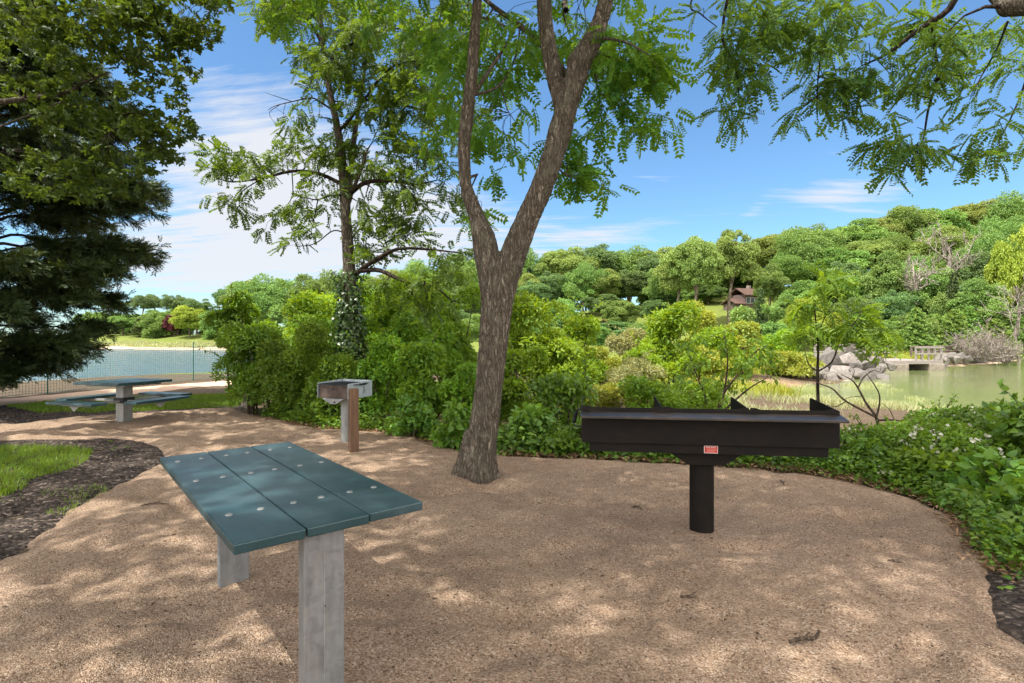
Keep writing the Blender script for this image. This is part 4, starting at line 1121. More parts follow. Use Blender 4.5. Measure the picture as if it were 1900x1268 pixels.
cl = [(1345, 40, 75, 62, 5.5, .5), (1365, 120, 60, 50, 5.5, .4), (1372, 185, 42, 40, 5.5, .3), (1365, 235, 36, 24, 5.5, .25), (1285, 30, 25, 30, 5.6, .3, .8), (1440, 30, 55, 40, 5.5, .5), (1420, 90, 30, 40, 5.5, .3, .6),
      (1510, 40, 75, 50, 5.4, .5), (1530, 120, 70, 45, 5.35, .4), (1545, 180, 65, 34, 5.3, .3), (1530, 232, 60, 22, 5.3, .3), (1485, 200, 22, 30, 5.4, .2), (1470, 55, 25, 25, 5.4, .3),
      (1620, 40, 80, 52, 5.2, .5), (1610, 120, 50, 40, 5.2, .35, .8), (1650, 150, 40, 24, 5.1, .3, .7), (1700, 60, 70, 60, 5.0, .4), (1770, 50, 70, 50, 4.9, .4), (1730, 130, 42, 45, 5.0, .3), (1700, 175, 40, 30, 5.0, .3, .9), (1710, 225, 60, 24, 5.05, .3),
      (1680, 275, 52, 28, 5.1, .25), (1690, 325, 48, 22, 5.1, .25), (1640, 255, 18, 18, 5.1, .2, .8), (1840, 60, 60, 50, 4.8, .4), (1870, 120, 40, 40, 4.8, .4, .9), (1820, 160, 38, 30, 4.9, .3, .7), (1885, 190, 28, 36, 5.0, .3), (1868, 245, 40, 28, 5.0, .3), (1830, 285, 38, 26, 5.0, .25),
      (1890, 270, 25, 30, 5.0, .3), (1790, 200, 18, 20, 4.9, .2, .6)]
cp = [c - org for c in cloud_pts(cl, 24)]
cp += [c - org for c in box_pts(-3.3, 2.2, -2.2, 4.2, 6.6, 8.8, LOC_TOP)]
grow(net, lf, cp, 'locust', 11, .24, .22, .036, .30)
lf.build('crown', M['lf_locust'], LT)
V, Fq = tubes(net.t); link('branch', mesh_np('branch', V, [Fq], smooth=True), M['bark_dark'], LT)

# --- oak reaching in over the cedar
bx, by = -10.4, 5.6
OT = thing('oak_tree', 'broad-leaved oak with olive leaves reaching out above the dark cedar', 'tree', (bx, by, 0)); org = np.array([bx, by, 0])
trk = Lp([(bx, by, -.2), (bx + .1, by + .1, 2), (bx + .4, by + .4, 4), (bx + .9, by + .6, 6), (bx + 1.2, by + .7, 8)])
c1 = Lp([(bx + .3, by + .3, 3.6), (-8.6, 7.2, 4.4), P(100, 177, 8.4), P(150, 156, 8.3), P(197, 136, 8.2), P(250, 110, 8.2)])
c2 = Lp([(bx + .6, by + .5, 5), (-7.6, 7.3, 6.2), P(200, 0, 8.1), P(257, 38, 8.0), P(333, 66, 7.9)])
c3 = Lp([(bx + .9, by + .6, 6), (-7.5, 5.6, 6.7), (-5.4, 4.8, 7.2), (-3.6, 4.2, 7.4)])
c4 = Lp([(bx + .8, by + .5, 5.6), (-8.0, 4.2, 6.2), (-6.2, 3.0, 6.8), (-4.8, 1.6, 7.2)])
c5 = Lp([(bx + .3, by + .3, 3.8), (-8.6, 7.4, 3.9), P(160, 175, 8.3), P(210, 205, 8.2), P(240, 220, 8.1)])
organic([(spline(trk, 24), [.3, .26, .22, .18, .1], 14), (spline(c1, 20), [.10, .065, .04, .03, .022, .012], 10), (spline(c2, 20), [.09, .05, .03, .02, .01], 10), (spline(c3, 20), [.12, .09, .06, .03], 10), (spline(c4, 20), [.12, .09, .06, .03], 10), (spline(c5, 20), [.05, .032, .02, .014, .008], 8)], .03, 'trunk', M['bark_grey'], OT, None, 2)
net = Net()
for q_ in (c1, c2, c3, c4, c5): net.limb(q_, [.1, .06, .02], draw=False)
lf = Leafage()
cl = [(330, 30, 85, 55, 7.9, .5), (385, 22, 32, 34, 7.8, .3), (345, 75, 35, 35, 7.9, .3), (250, 55, 90, 65, 8.1, .6), (300, 130, 60, 52, 8.0, .5), (262, 200, 75, 48, 8.1, .5), (318, 238, 42, 28, 8.0, .3), (245, 285, 70, 42, 8.2, .5), (150, 200, 80, 60, 8.5, .6, .8),
      (60, 120, 70, 80, 8.6, .6, .8), (150, 60, 90, 70, 8.3, .6), (180, 335, 75, 30, 8.3, .4), (50, 20, 70, 50, 8.3, .6), (300, 290, 25, 20, 8.1, .3, .6), (60, 330, 60, 50, 8.5, .5, .6)]
cp = [c - org for c in cloud_pts(cl, 26)] + [c - org for c in box_pts(-9.2, -2.8, -1.4, 7.0, 6.6, 9.6, OAK_TOP)]
grow(net, lf, cp, 'rosette', 15, .27, .125, .125, .1, .7)
lf.build('crown', M['lf_oak'], OT)
V, Fq = tubes(net.t); link('branch', mesh_np('branch', V, [Fq], smooth=True), M['bark_dark'], OT)

# --- red cedar
bx, by = -11.0, 10.9
CT = thing('cedar_tree', 'dark dense red cedar with drooping needle sprays beside the bay', 'tree', (bx, by, 0)); org = np.array([bx, by, 0])
lst = [(spline(Lp([(bx, by, -.3), (bx + .05, by, 2.5), (bx - .05, by + .05, 5.5), (bx, by, 9.3)]), 24), [.24, .2, .13, .03], 12)]
lf = Leafage()
def reach_x(z):
    return np.interp(z, [.3, .9, 1.2, 1.6, 2.1, 2.6, 3.1, 3.6, 4.4, 5.2, 6.5, 8, 9.5], [.5, 1.1, 1.6, 2.1, 2.6, 2.9, 3.05, 3.15, 3.3, 3.1, 2.6, 1.7, .5])
nb = 150
for k in range(nb):
    z0 = .75 + 8.2 * (k / nb) ** 1.15; az = k * 2.39996 + RNG.uniform(-.3, .3)
    ln = reach_x(z0 + .25) * RNG.uniform(.84, 1.03)
    if ln < .3: continue
    dh = np.array([math.cos(az), math.sin(az), 0])
    rise = RNG.uniform(-.12, .38) if z0 > 1.7 else RNG.uniform(-.14, .12)
    pts = [np.array([0, 0, z0]), dh * ln * .35 + np.array([0, 0, z0 + ln * rise * .55]), dh * ln * .7 + np.array([0, 0, z0 + ln * rise * .75]), dh * ln + np.array([0, 0, z0 + ln * rise * .7])]
    q = spline(pts, 16); q[1:] += RNG.normal(size=(15, 3)) * .03
    lst.append((q, np.linspace(.012 + .009 * ln, .005, 16), 6))
    nsb = int(10 + ln * 16)
    for j in range(nsb):
        t_ = RNG.uniform(.22, 1.0) ** .8
        p0 = q[min(15, int(t_ * 15))]
        sd_ = RNG.choice([-1, 1]); a2 = az + sd_ * RNG.uniform(.25, 1.0) * (1.15 - t_ * .7)
        sl = RNG.uniform(.3, .8) * (1.15 - .5 * t_) * min(1, ln / 2.2 + .25)
        d2 = np.array([math.cos(a2), math.sin(a2), RNG.uniform(-.5, .42)])
        q2 = spline([p0, p0 + d2 * sl * .55 + np.array([0, 0, -.02]), p0 + d2 * sl + np.array([0, 0, -.07 * sl])], 6)
        lst.append((q2, np.linspace(.007, .003, 6), 3))
        ns = int(6 + sl * 20)
        tt = RNG.uniform(.12, 1.05, ns)
        C = p0 + (q2[-1] - p0) * tt[:, None] + RNG.normal(size=(ns, 3)) * .035
        A = unit(d2) * .9 + RNG.normal(size=(ns, 3)) * np.array([.55, .55, .4]) + np.array([0, 0, -.06])
        lf.add('spray', C, A, RNG.normal(size=(ns, 3)) * .5 + np.array([0, 0, .8]), RNG.uniform(.14, .27, ns), RNG.uniform(.16, .26, ns), np.clip(RNG.random(ns) * .7 + .35 * RNG.random(), 0, 1))
V, Fq = tubes(lst); link('trunk', mesh_np('trunk', V, [Fq], smooth=True), M['bark_dark'], CT)
lf.build('crown', M['lf_cedar'], CT)
# ------------------------------------------------------------------ shrubs
def lobes(rx, ry, h, k, seed, low=.1, spread=.72, size=(.24, .42)):
    r = np.random.default_rng(seed)
    c, s = [], []
    for i in range(k):
        z = r.uniform(low, .86); q = math.sqrt(r.random()) * spread * (1.0 - .55 * max(0, z - .35) ** 1.2)
        a = r.random() * 2 * PI; e = r.uniform(*size)
        c.append((q * rx * math.cos(a), q * ry * math.sin(a), z * h)); s.append((e * rx * r.uniform(.85, 1.2), e * ry * r.uniform(.85, 1.2), e * min(h * .62, rx * 1.1) * r.uniform(.8, 1.1)))
    return np.array(c), np.array(s)

def on_lobes(lf, c, s, n, tm, L, Wd, up=.55, droop=.15, inner=.35, zmin=None, lr=(.7, 1.25), jitter=.5):
    w = (s[:, 0] * s[:, 1] + s[:, 2] * (s[:, 0] + s[:, 1])); w = w / w.sum()
    i = RNG.choice(len(c), n, p=w)
    d = rdir(n); d[:, 2] = np.where(d[:, 2] < -.35, -d[:, 2], d[:, 2]); d = unit(d)
    u = 1 - inner * RNG.random(n) ** 2 + RNG.normal(0, .05, n) + .10 * (RNG.random(n) < .10) * RNG.random(n) * 2
    Cn = c[i] + d * s[i] * u[:, None]
    if zmin is not None:
        k = Cn[:, 2] > zmin; Cn, d, i = Cn[k], d[k], i[k]; n = len(Cn)
    A = RNG.normal(size=(n, 3)) * .75 + d * .7 + np.array([0, 0, -droop])
    N = d * .75 + np.array([0, 0, up]) + RNG.normal(size=(n, 3)) * jitter
    base = RNG.random(len(c)) * .6
    lf.add(tm, Cn, A, N, L * RNG.uniform(*lr, n), Wd * RNG.uniform(*lr, n), np.clip(base[i] + RNG.random(n) * .5, 0, 1))

def shrub(name, label, cat, x, y, rx, ry, h, mat, tm='rhomb', L=.08, Wd=.045, k=16, lai=1.5, seed=1, z=None, stems=7, group=None, low=.1, nmax=15000, stem_mat='twig', shoots=0, size=(.24, .42), zb=-.02):
    z = tz(x, y) if z is None else z
    t = thing(name, label, cat, (x, y, z), 0, group)
    c, s = lobes(rx, ry, h, k, seed, low, size=size)
    area = 2 * PI * ((rx * ry + rx * h + ry * h) / 3) * 1.35
    cnt = TM[tm][1].shape[0]
    fac = .5 if tm in ('rhomb',) else (.62 if tm not in ISO else .30)
    la = fac * L * (L if tm in ISO else Wd)
    n = int(min(nmax, max(500, lai * area / la)))
    lf = Leafage(); on_lobes(lf, c, s, n, tm, L, Wd, zmin=zb)
    lst = []
    r = np.random.default_rng(seed + 50)
    for j in range(stems):
        tgt = c[j % len(c)]
        b0 = np.array([r.uniform(-.15, .15) * rx, r.uniform(-.15, .15) * ry, -.1])
        mid = (b0 + tgt) / 2 + np.array([r.uniform(-.1, .1), r.uniform(-.1, .1), .08 * h])
        lst.append((spline([b0, mid, tgt], 8), np.linspace(.012 + .008 * h, .004, 8), 5))
    for j in range(shoots):   # long leafy shoots breaking the outline
        o = c[r.integers(len(c))]; d = unit(np.array([r.normal() * .7, r.normal() * .7, 1.0])); ln = r.uniform(.25, .5) * min(h, 1.6)
        st = o + np.array([0, 0, 1]) * s.mean(0)[2] * .6
        q = spline([st, st + d * ln * .6, st + d * ln + np.array([d[0], d[1], -.3]) * .2 * ln], 7)
        lst.append((q, np.linspace(.006, .002, 7), 4))
        m_ = int(ln / (L * (.35 if tm not in ISO else .2)))
        tt = np.linspace(.15, 1, max(3, m_)); C = np.array([q[min(6, int(v * 6))] * (1 - (v * 6) % 1) + q[min(6, int(v * 6) + 1)] * ((v * 6) % 1) for v in tt])
        A = RNG.normal(size=(len(C), 3)) * .8 + d * .3; lf.add(tm, C, A, np.array([0, 0, .8]) + RNG.normal(size=(len(C), 3)) * .4, L * RNG.uniform(.7, 1.1, len(C)), Wd * RNG.uniform(.7, 1.1, len(C)))
    lf.build('foliage', M[mat], t)
    if lst:   # stems and shoots of one plant
        V, Fq = tubes(lst); link('stem', mesh_np('stem', V, [Fq], smooth=True), M[stem_mat], t)
    return t

def shrub_px(name, label, cat, px, top, d, wpx, mat, dep=None, base=None, **kw):
    x = (px - CX) / F * d; z = tz(x, d) if base is None else base
    h = P(px, top, d)[2] - z
    rx = wpx / 2 / F * d
    return shrub(name, label, cat, x, d, rx, dep or rx * .9, h, mat, z=z, **kw)

sd = 100
HEDGE = [  # name, label, category, px, top, d, width px, material, options
 ('shrub', 'arching dark green shrub at the water end of the thicket, sprays hanging over the footpath', 'shrub', 468, 610, 10.2, 150, 'lf_hedge', dict(L=.075, Wd=.034, shoots=10, k=20)),
 ('sapling_tree', 'small dark green sapling tree rising above the water end of the thicket', 'tree', 432, 522, 13.0, 95, 'lf_mid_green', dict(L=.11, Wd=.06, low=.42, k=16, stems=4, shoots=6)),
 ('shrub', 'rounded dull green shrub behind the far end of the green table', 'shrub', 548, 592, 9.9, 150, 'lf_hedge', dict(L=.07, Wd=.034, shoots=8, k=20)),
 ('shrub', 'dense dark shrub behind the small galvanised grill', 'shrub', 622, 640, 9.4, 130, 'lf_hedge', dict(L=.07, Wd=.036, k=18)),
 ('shrub', 'mid green shrub just beyond the timber post and small grill', 'shrub', 706, 618, 9.2, 140, 'lf_mid_green', dict(L=.075, Wd=.04, shoots=5, k=18)),
 ('shrub', 'leafy bright shrub between the small grill and the forked tree', 'shrub', 792, 640, 8.6, 150, 'lf_mid_green', dict(L=.08, Wd=.045, k=18, shoots=5)),
 ('shrub', 'tall leafy shrub close behind the forked tree trunk', 'shrub', 868, 672, 8.0, 120, 'lf_mid_green', dict(L=.08, Wd=.045, k=16, shoots=4)),
 ('shrub', 'low rounded shrub with toothed leaves at the gravel edge beside the timber post', 'shrub', 762, 742, 7.75, 105, 'lf_vine', dict(tm='ovate', L=.085, Wd=.055, k=13, low=.05)),
 ('shrub', 'low shrub of broad vine leaves at the foot of the forked tree', 'shrub', 848, 738, 7.0, 90, 'lf_vine', dict(tm='ovate', L=.10, Wd=.075, k=12, low=.05)),
 ('shrub', 'yellow-green sunlit shrub topping the thicket before the far oaks', 'shrub', 572, 545, 13.4, 150, 'lf_bright', dict(L=.11, Wd=.06, k=18, shoots=6)),
 ('shrub', 'bright lime shrub directly behind the ivy-clad trunk', 'shrub', 652, 524, 14.2, 150, 'lf_bright', dict(L=.11, Wd=.06, k=18, shoots=6)),
 ('shrub', 'tall lime green shrub under the low limb of the slender tree', 'shrub', 748, 512, 13.6, 180, 'lf_bright', dict(L=.11, Wd=.055, k=20, shoots=8)),
 ('shrub', 'tall shaded green shrub crowding the forked tree from behind', 'shrub', 842, 530, 12.6, 150, 'lf_mid_green', dict(L=.10, Wd=.055, k=18, shoots=7)),
 ('shrub', 'grass green shrub filling the middle of the thicket behind the grill', 'shrub', 660, 590, 11.6, 170, 'lf_mid_green', dict(L=.085, Wd=.045, k=18, shoots=6)),
 ('shrub', 'grass green shrub below the low limb of the slender tree', 'shrub', 776, 580, 11.2, 170, 'lf_mid_green', dict(L=.085, Wd=.045, k=18, shoots=6)),
 ('shrub', 'big vivid green shrub between the forked tree and the far wood', 'shrub', 1002, 548, 10.6, 165, 'lf_bright', dict(L=.10, Wd=.05, k=22, shoots=9)),
 ('shrub', 'shaded leafy shrub right beside the trunk of the forked tree', 'shrub', 968, 640, 8.6, 120, 'lf_mid_green', dict(L=.08, Wd=.045, k=16, shoots=4)),
 ('shrub', 'vivid green shrub with pointed top beyond the left end of the big grill'.replace('left end', 'near end'), 'shrub', 1078, 572, 12.4, 110, 'lf_bright', dict(L=.10, Wd=.05, k=16, shoots=6)),
 ('shrub', 'leafy tangle of vines at the coil-handled end of the big black grill', 'shrub', 1050, 700, 7.7, 150, 'lf_vine', dict(tm='ovate', L=.085, Wd=.055, k=18, low=.08, shoots=4)),
 ('shrub', 'low mound of heart-shaped vine leaves between the forked tree and the big grill', 'shrub', 985, 752, 7.1, 115, 'lf_vine', dict(tm='ovate', L=.095, Wd=.075, k=14, low=.05)),
 ('shrub', 'low mound of dark vine leaves under the end of the big grill', 'shrub', 1075, 775, 6.8, 105, 'lf_vine', dict(tm='ovate', L=.09, Wd=.07, k=12, low=.05)),
 ('shrub', 'golden-leaved shrub in the hollow behind the big grill', 'shrub', 1118, 640, 13.6, 105, 'lf_yellow', dict(L=.085, Wd=.045, k=14)),
 ('shrub', 'bushy conical bright green shrub standing alone before the dark wood', 'shrub', 1240, 556, 13.2, 135, 'lf_bright', dict(L=.12, Wd=.05, k=22, shoots=10)),
 ('shrub', 'grey-green twiggy shrub in the hollow beyond the big grill', 'shrub', 1176, 668, 11.6, 120, 'lf_grey', dict(L=.06, Wd=.022, k=16, lai=.9, shoots=8, stems=14)),
 ('shrub', 'low yellow-green shrub just above the back rim of the big grill', 'shrub', 1128, 712, 9.6, 120, 'lf_yellow', dict(L=.06, Wd=.032, k=14)),
 ('shrub', 'dusty olive shrub beside the conical bright green shrub', 'shrub', 1160, 610, 17.0, 90, 'lf_grey', dict(L=.1, Wd=.035, k=12, shoots=4)),
 ('shrub', 'yellow-green shrub on the slope between the conical shrub and the lawn', 'shrub', 1318, 600, 19.0, 110, 'lf_bright', dict(L=.13, Wd=.065, k=16, shoots=4)),
 ('shrub', 'golden shrub on the slope below the dark house', 'shrub', 1378, 596, 24.0, 90, 'lf_yellow', dict(L=.14, Wd=.075, k=14)),
 ('shrub', 'pale green shrub on the slope below the lone evergreen', 'shrub', 1440, 612, 30.0, 95, 'lf_bright', dict(L=.17, Wd=.09, k=14)),
 ('shrub', 'wide yellow-green shrub above the boulders on the pond bank', 'shrub', 1468, 652, 25.5, 120, 'lf_yellow', dict(L=.15, Wd=.075, k=16)),
 ('shrub', 'small yellow shrub beyond the arching shrub over the mud flat', 'shrub', 1300, 640, 15.0, 110, 'lf_yellow', dict(L=.10, Wd=.05, k=14)),
 ('shrub', 'bright shrub at the foot of the tall bare-trunked oaks', 'shrub', 1300, 560, 46.0, 80, 'lf_far_bright', dict(L=.26, Wd=.14, k=14)),
 ('shrub', 'green shrub on the lawn before the dark house', 'shrub', 1378, 570, 52.0, 60, 'lf_far_green', dict(L=.28, Wd=.15, k=14)),
 ('shrub', 'fresh green shrub filling the hollow right behind the middle of the big grill', 'shrub', 1205, 705, 9.2, 150, 'lf_mid_green', dict(L=.075, Wd=.04, k=18, shoots=6)),
 ('shrub', 'leafy green shrub beneath the open arching shrub', 'shrub', 1292, 712, 9.8, 130, 'lf_mid_green', dict(L=.075, Wd=.04, k=16, shoots=5)),
 ('shrub', 'bright leafy shrub beside the golden-leaved shrub and the vine tangle', 'shrub', 1060, 632, 10.2, 130, 'lf_bright', dict(L=.085, Wd=.045, k=18, shoots=6)),
 ('shrub', 'light green shrub at the foot of the conical bright green shrub', 'shrub', 1195, 640, 12.4, 90, 'lf_bright', dict(L=.09, Wd=.045, k=14, shoots=4)),
 ('shrub', 'mid green shrub between the arching shrub and the rounded dull shrub', 'shrub', 508, 590, 10.8, 150, 'lf_mid_green', dict(L=.08, Wd=.042, k=18, shoots=6)),
 ('shrub', 'mid green shrub standing behind the dense dark shrub and the small grill', 'shrub', 596, 578, 11.2, 140, 'lf_mid_green', dict(L=.08, Wd=.042, k=18, shoots=6)),
 ('shrub', 'bright shrub rising just behind the shrub beyond the timber post', 'shrub', 722, 556, 12.0, 150, 'lf_bright', dict(L=.09, Wd=.045, k=18, shoots=7)),
 ('shrub', 'bright shrub showing beside the far side of the forked trunk', 'shrub', 925, 585, 11.2, 130, 'lf_bright', dict(L=.09, Wd=.045, k=18, shoots=6)),
]
for nm, lb, ct, px, top, d, wpx, mt, kw in HEDGE:
    sd += 1; shrub_px(nm, lb, ct, px, top, d, wpx, mt, seed=sd, **kw)

# arching leafy bush over the mud flat
x, y = (1350 - CX) / F * 8.4, 8.4
AB = thing('arching_shrub', 'open arching shrub with pointed leaves and visible branches over the mud flat', 'shrub', (x, y, tz(x, y))); org = np.array([x, y, tz(x, y)])
net = Net()
for pts in ([(1330, 790, 8.4), (1335, 745, 8.4), (1365, 700, 8.3), (1400, 655, 8.2), (1425, 640, 8.2)], [(1325, 790, 8.4), (1310, 740, 8.4), (1290, 690, 8.4), (1275, 650, 8.4)], [(1330, 780, 8.4), (1345, 720, 8.5), (1350, 670, 8.5), (1345, 630, 8.5)], [(1335, 770, 8.4), (1385, 725, 8.2), (1425, 700, 8.0)]):
    net.limb([P(*p) - org for p in pts], [.02, .014, .006], 6, seg=12)
lf = Leafage()
cl = [(1345, 630, 55, 25, 8.5, .5), (1400, 640, 40, 22, 8.2, .4), (1290, 660, 45, 35, 8.4, .5), (1340, 670, 60, 30, 8.4, .6), (1405, 690, 35, 28, 8.1, .4), (1280, 715, 50, 30, 8.3, .5), (1330, 715, 45, 24, 8.3, .4, .7), (1300, 745, 40, 18, 8.2, .4), (1420, 665, 18, 20, 8.1, .3)]
grow(net, lf, [c - org for c in cloud_pts(cl, 42)], 'ovate', 13, .17, .105, .046, .45)
lf.build('foliage', M['lf_mid_green'], AB); V, Fq = tubes(net.t); link('stem', mesh_np('stem', V, [Fq], smooth=True), M['twig'], AB)

# sapling with long compound leaves behind the big grill
x, y = (1518 - CX) / F * 7.4, 7.4
SP = thing('sapling', 'thin sapling with long drooping compound leaves behind the end of the big grill', 'tree', (x, y, tz(x, y))); org = np.array([x, y, tz(x, y)])
net = Net()
for pts, rad in (([(1519, 830, 7.4), (1518, 750, 7.4), (1517, 690, 7.4), (1518, 640, 7.4), (1512, 570, 7.4), (1522, 520, 7.4)], [.024, .022, .02, .014, .009, .005]),
            ([(1517, 690, 7.4), (1545, 670, 7.3), (1560, 625, 7.2), (1585, 600, 7.1), (1600, 575, 7.1)], [.012, .011, .009, .007, .004]),
            ([(1517, 690, 7.4), (1500, 675, 7.4), (1492, 645, 7.5)], [.01, .007, .004]), ([(1512, 640, 7.4), (1530, 590, 7.5), (1560, 545, 7.5)], [.009, .007, .004])):
    net.limb([P(*p) - org for p in pts], rad, 7, seg=14)
lf = Leafage()
cl = [(1545, 525, 55, 22, 7.4, .3), (1510, 560, 40, 30, 7.4, .3), (1570, 570, 55, 30, 7.3, .35), (1500, 610, 34, 28, 7.5, .3), (1545, 620, 45, 26, 7.4, .3), (1610, 600, 60, 26, 7.1, .35), (1600, 622, 50, 20, 7.1, .3), (1490, 645, 20, 22, 7.5, .2), (1650, 605, 26, 18, 7.1, .25), (1632, 642, 18, 12, 7.1, .2, .7)]
grow(net, lf, [c - org for c in cloud_pts(cl, 11)], 'bigpinnate', 6, .15, .28, .3, .5, .8, (.05, .003, .008))
lf.build('crown', M['lf_mid_green'], SP); V, Fq = tubes(net.t); link('trunk', mesh_np('trunk', V, [Fq], smooth=True), M['bark_dark'], SP)

# bare crooked branches beside it
x, y = (1630 - CX) / F * 6.3, 6.3
BB = thing('bare_bush', 'leafless crooked grey bush between the big grill and the blossoming bush', 'bush', (x, y, tz(x, y))); org = np.array([x, y, tz(x, y)])
net = Net(); d = 6.3
for pts, rad in [([(1640, 860, d), (1632, 810, d), (1626, 775, d), (1608, 750, d), (1592, 720, d), (1580, 705, d), (1560, 695, d)], [.022, .02, .017, .013, .010, .008, .003]),
                 ([(1626, 775, d), (1570, 745, d), (1545, 722, d), (1520, 712, d), (1505, 702, d)], [.014, .011, .009, .006, .003]),
                 ([(1592, 720, d), (1603, 700, d), (1620, 688, d), (1632, 690, d), (1635, 678, d)], [.009, .007, .005, .004, .002]),
                 ([(1626, 775, d), (1632, 748, d), (1630, 728, d), (1616, 705, d), (1605, 690, d)], [.012, .009, .007, .005, .002]),
                 ([(1630, 780, d), (1660, 780, d), (1690, 786, d), (1720, 800, d)], [.013, .011, .008, .004]), ([(1570, 745, d), (1550, 755, d), (1535, 752, d)], [.006, .005, .002]),
                 ([(1660, 780, d), (1650, 760, d), (1636, 748, d)], [.005, .004, .002]), ([(1600, 735, d), (1575, 738, d), (1560, 745, d)], [.005, .003, .002]), ([(1580, 705, d), (1585, 690, d), (1582, 682, d)], [.004, .003, .002])]:
    net.limb([P(a, b_, c) - org for a, b_, c in pts], rad, 6, seg=18)
V, Fq = tubes(net.t); link('branch', mesh_np('branch', V, [Fq], smooth=True), M['twig'], BB)

# the low growth along the gravel edge under the pond view
LOW = [
 ('blossom_bush', 'dark bush dotted with white blossoms between the bare bush and the gravel edge', 1712, 778, 5.7, 250, 1.0, 'lf_hedge', dict(L=.05, Wd=.030, k=26, shoots=26), 420),
 ('blossom_bush', 'tall white-flowering bush closest to the pond, one upright leafy shoot on top', 1815, 752, 6.6, 230, .9, 'lf_vine', dict(L=.05, Wd=.030, k=24, shoots=30), 300),
 ('shrub', 'broad-leaved bush at the edge of the view, overlapping the flowering bush', 1905, 752, 5.2, 200, .8, 'lf_vine', dict(tm='ovate', L=.085, Wd=.06, k=20, shoots=6), 40),
 ('shrub', 'low bush with large bright oval leaves spilling onto the gravel edge', 1850, 845, 4.55, 190, .55, 'lf_vine', dict(tm='ovate', L=.095, Wd=.068, k=18, low=.03, shoots=3), 0),
 ('shrub', 'low bush with dark wavy leaves below the blossoming bush', 1735, 830, 5.15, 150, .5, 'lf_mid_green', dict(tm='ovate', L=.085, Wd=.052, k=14, low=.03), 0),
 ('shrub', 'low trailing bush just beyond the far end of the big grill', 1610, 812, 5.9, 140, .55, 'lf_vine', dict(tm='ovate', L=.08, Wd=.05, k=14, low=.03), 0),
 ('shrub', 'low creeping mound of leaves behind the big grill post', 1330, 838, 6.6, 190, .5, 'lf_hedge', dict(tm='ovate', L=.07, Wd=.05, k=12, low=.02), 0),
 ('shrub', 'low creeping mound of round leaves in front of the golden shrub', 1190, 808, 6.9, 150, .5, 'lf_vine', dict(tm='ovate', L=.08, Wd=.065, k=12, low=.02), 0),
 ('shrub', 'low creeping mound of leaves under the far end of the big grill', 1478, 842, 6.3, 170, .45, 'lf_hedge', dict(tm='ovate', L=.065, Wd=.045, k=12, low=.02), 0),
 ('shrub', 'lush weedy clump at the very edge of the gravel near the mulch', 1930, 915, 3.75, 190, .5, 'lf_vine', dict(tm='ovate', L=.08, Wd=.055, k=16, low=.03, shoots=3), 0),
]
for nm, lb, px, top, d, wpx, dep, mt, kw, nfl in LOW:
    sd += 1; x = (px - CX) / F * d; rx = wpx / 2 / F * d; h = P(px, top, d)[2]
    t = shrub(nm, lb, 'bush' if 'bush' in nm else 'shrub', x, d, rx, dep, h, mt, z=0.0, seed=sd, nmax=17000, lai=1.6, **kw)
    if nfl:
        c, s = lobes(rx, dep, h, kw['k'], sd, kw.get('low', .1)); k = RNG.integers(0, len(c), nfl // 6)
        dd = rdir(len(k)); dd[:, 2] = np.abs(dd[:, 2]); dd[:, 1] -= .5; dd = unit(dd)
        cc = np.repeat(c[k] + dd * s[k] * 1.04, 6, 0) + RNG.normal(size=(len(k) * 6, 3)) * .022
        fl = Leafage(); nn_ = np.repeat(dd, 6, 0) + RNG.normal(size=cc.shape) * .4
        fl.add('flower', cc, RNG.normal(size=cc.shape), nn_, RNG.uniform(.022, .04, len(cc)), .03)
        fl.build('blossom', M['blossom'], t)

# ------------------------------------------------------------------ ground cover, grass, litter
def along(pts, n, spread):
    q = spline([np.array(p) for p in pts], 200); i = RNG.integers(0, 200, n)
    return q[i] + RNG.normal(size=(n, 2)) * spread
def cover(name, label, pts, n, spread, tm, L, Wd, mat, hmax, off=(0, 0), up=1.0):
    p = along(pts, n, spread) + np.array(off)
    if 'litter' not in name: p = p[sdf(p, GRAVEL) > -.04 + .07 * RNG.random(len(p)) ** 3 * -1]
    n = len(p)
    z = np.maximum(terrain(p), 0) + RNG.random(n) ** 1.6 * hmax * (.35 + .9 * vnoise(p[:, 0], p[:, 1], 2.4, 17)) + .02
    lf = Leafage(); lf.add(tm, np.column_stack([p, z]), RNG.normal(size=(n, 3)) * np.array([1, 1, .4]), RNG.normal(size=(n, 3)) * .45 + np.array([0, -.15, up]), L * RNG.uniform(.6, 1.3, n), Wd * RNG.uniform(.6, 1.3, n))
    return tag(lf.build(name, M[mat]), label, kind='stuff')
EDGE1 = [W(470, 778), W(540, 788), W(620, 800), W(700, 806), W(770, 818), W(830, 832)]
EDGE2 = [W(940, 846), W(1010, 848), W(1080, 851), W(1180, 856), W(1280, 862), W(1380, 868), W(1500, 879)]
EDGE3 = [W(1480, 876), W(1600, 899), W(1700, 922), W(1775, 955), W(1815, 985), W(1850, 1040), W(1885, 1085)]
cover('ground_cover', 'creeping leaves along the foot of the thicket', EDGE1, 4200, .2, 'ovate', .06, .042, 'lf_hedge', .3, (0.05, .28))
cover('ground_cover', 'creeping vine leaves along the gravel edge behind the big grill', EDGE2, 9000, .26, 'ovate', .065, .05, 'lf_vine', .3, (.0, .38))
cover('ground_cover', 'creeping leaves and weeds along the curved gravel edge', EDGE3, 6500, .2, 'ovate', .045, .03, 'lf_hedge', .2, (.20, .24))
cover('ground_cover', 'weedy bright leaves scattered along the curved gravel edge', EDGE3, 3000, .22, 'ovate', .055, .04, 'lf_vine', .26, (.28, .32))
cover('leaf_litter', 'dry brown leaves along the gravel edge', EDGE2 + EDGE3[1:], 3600, .085, 'rhomb', .05, .02, 'lf_dry', .035, (.03, .05), 1.5)
cover('leaf_litter', 'dry brown leaves along the foot of the thicket', EDGE1, 900, .08, 'rhomb', .05, .02, 'lf_dry', .03, (.0, .04), 1.5)
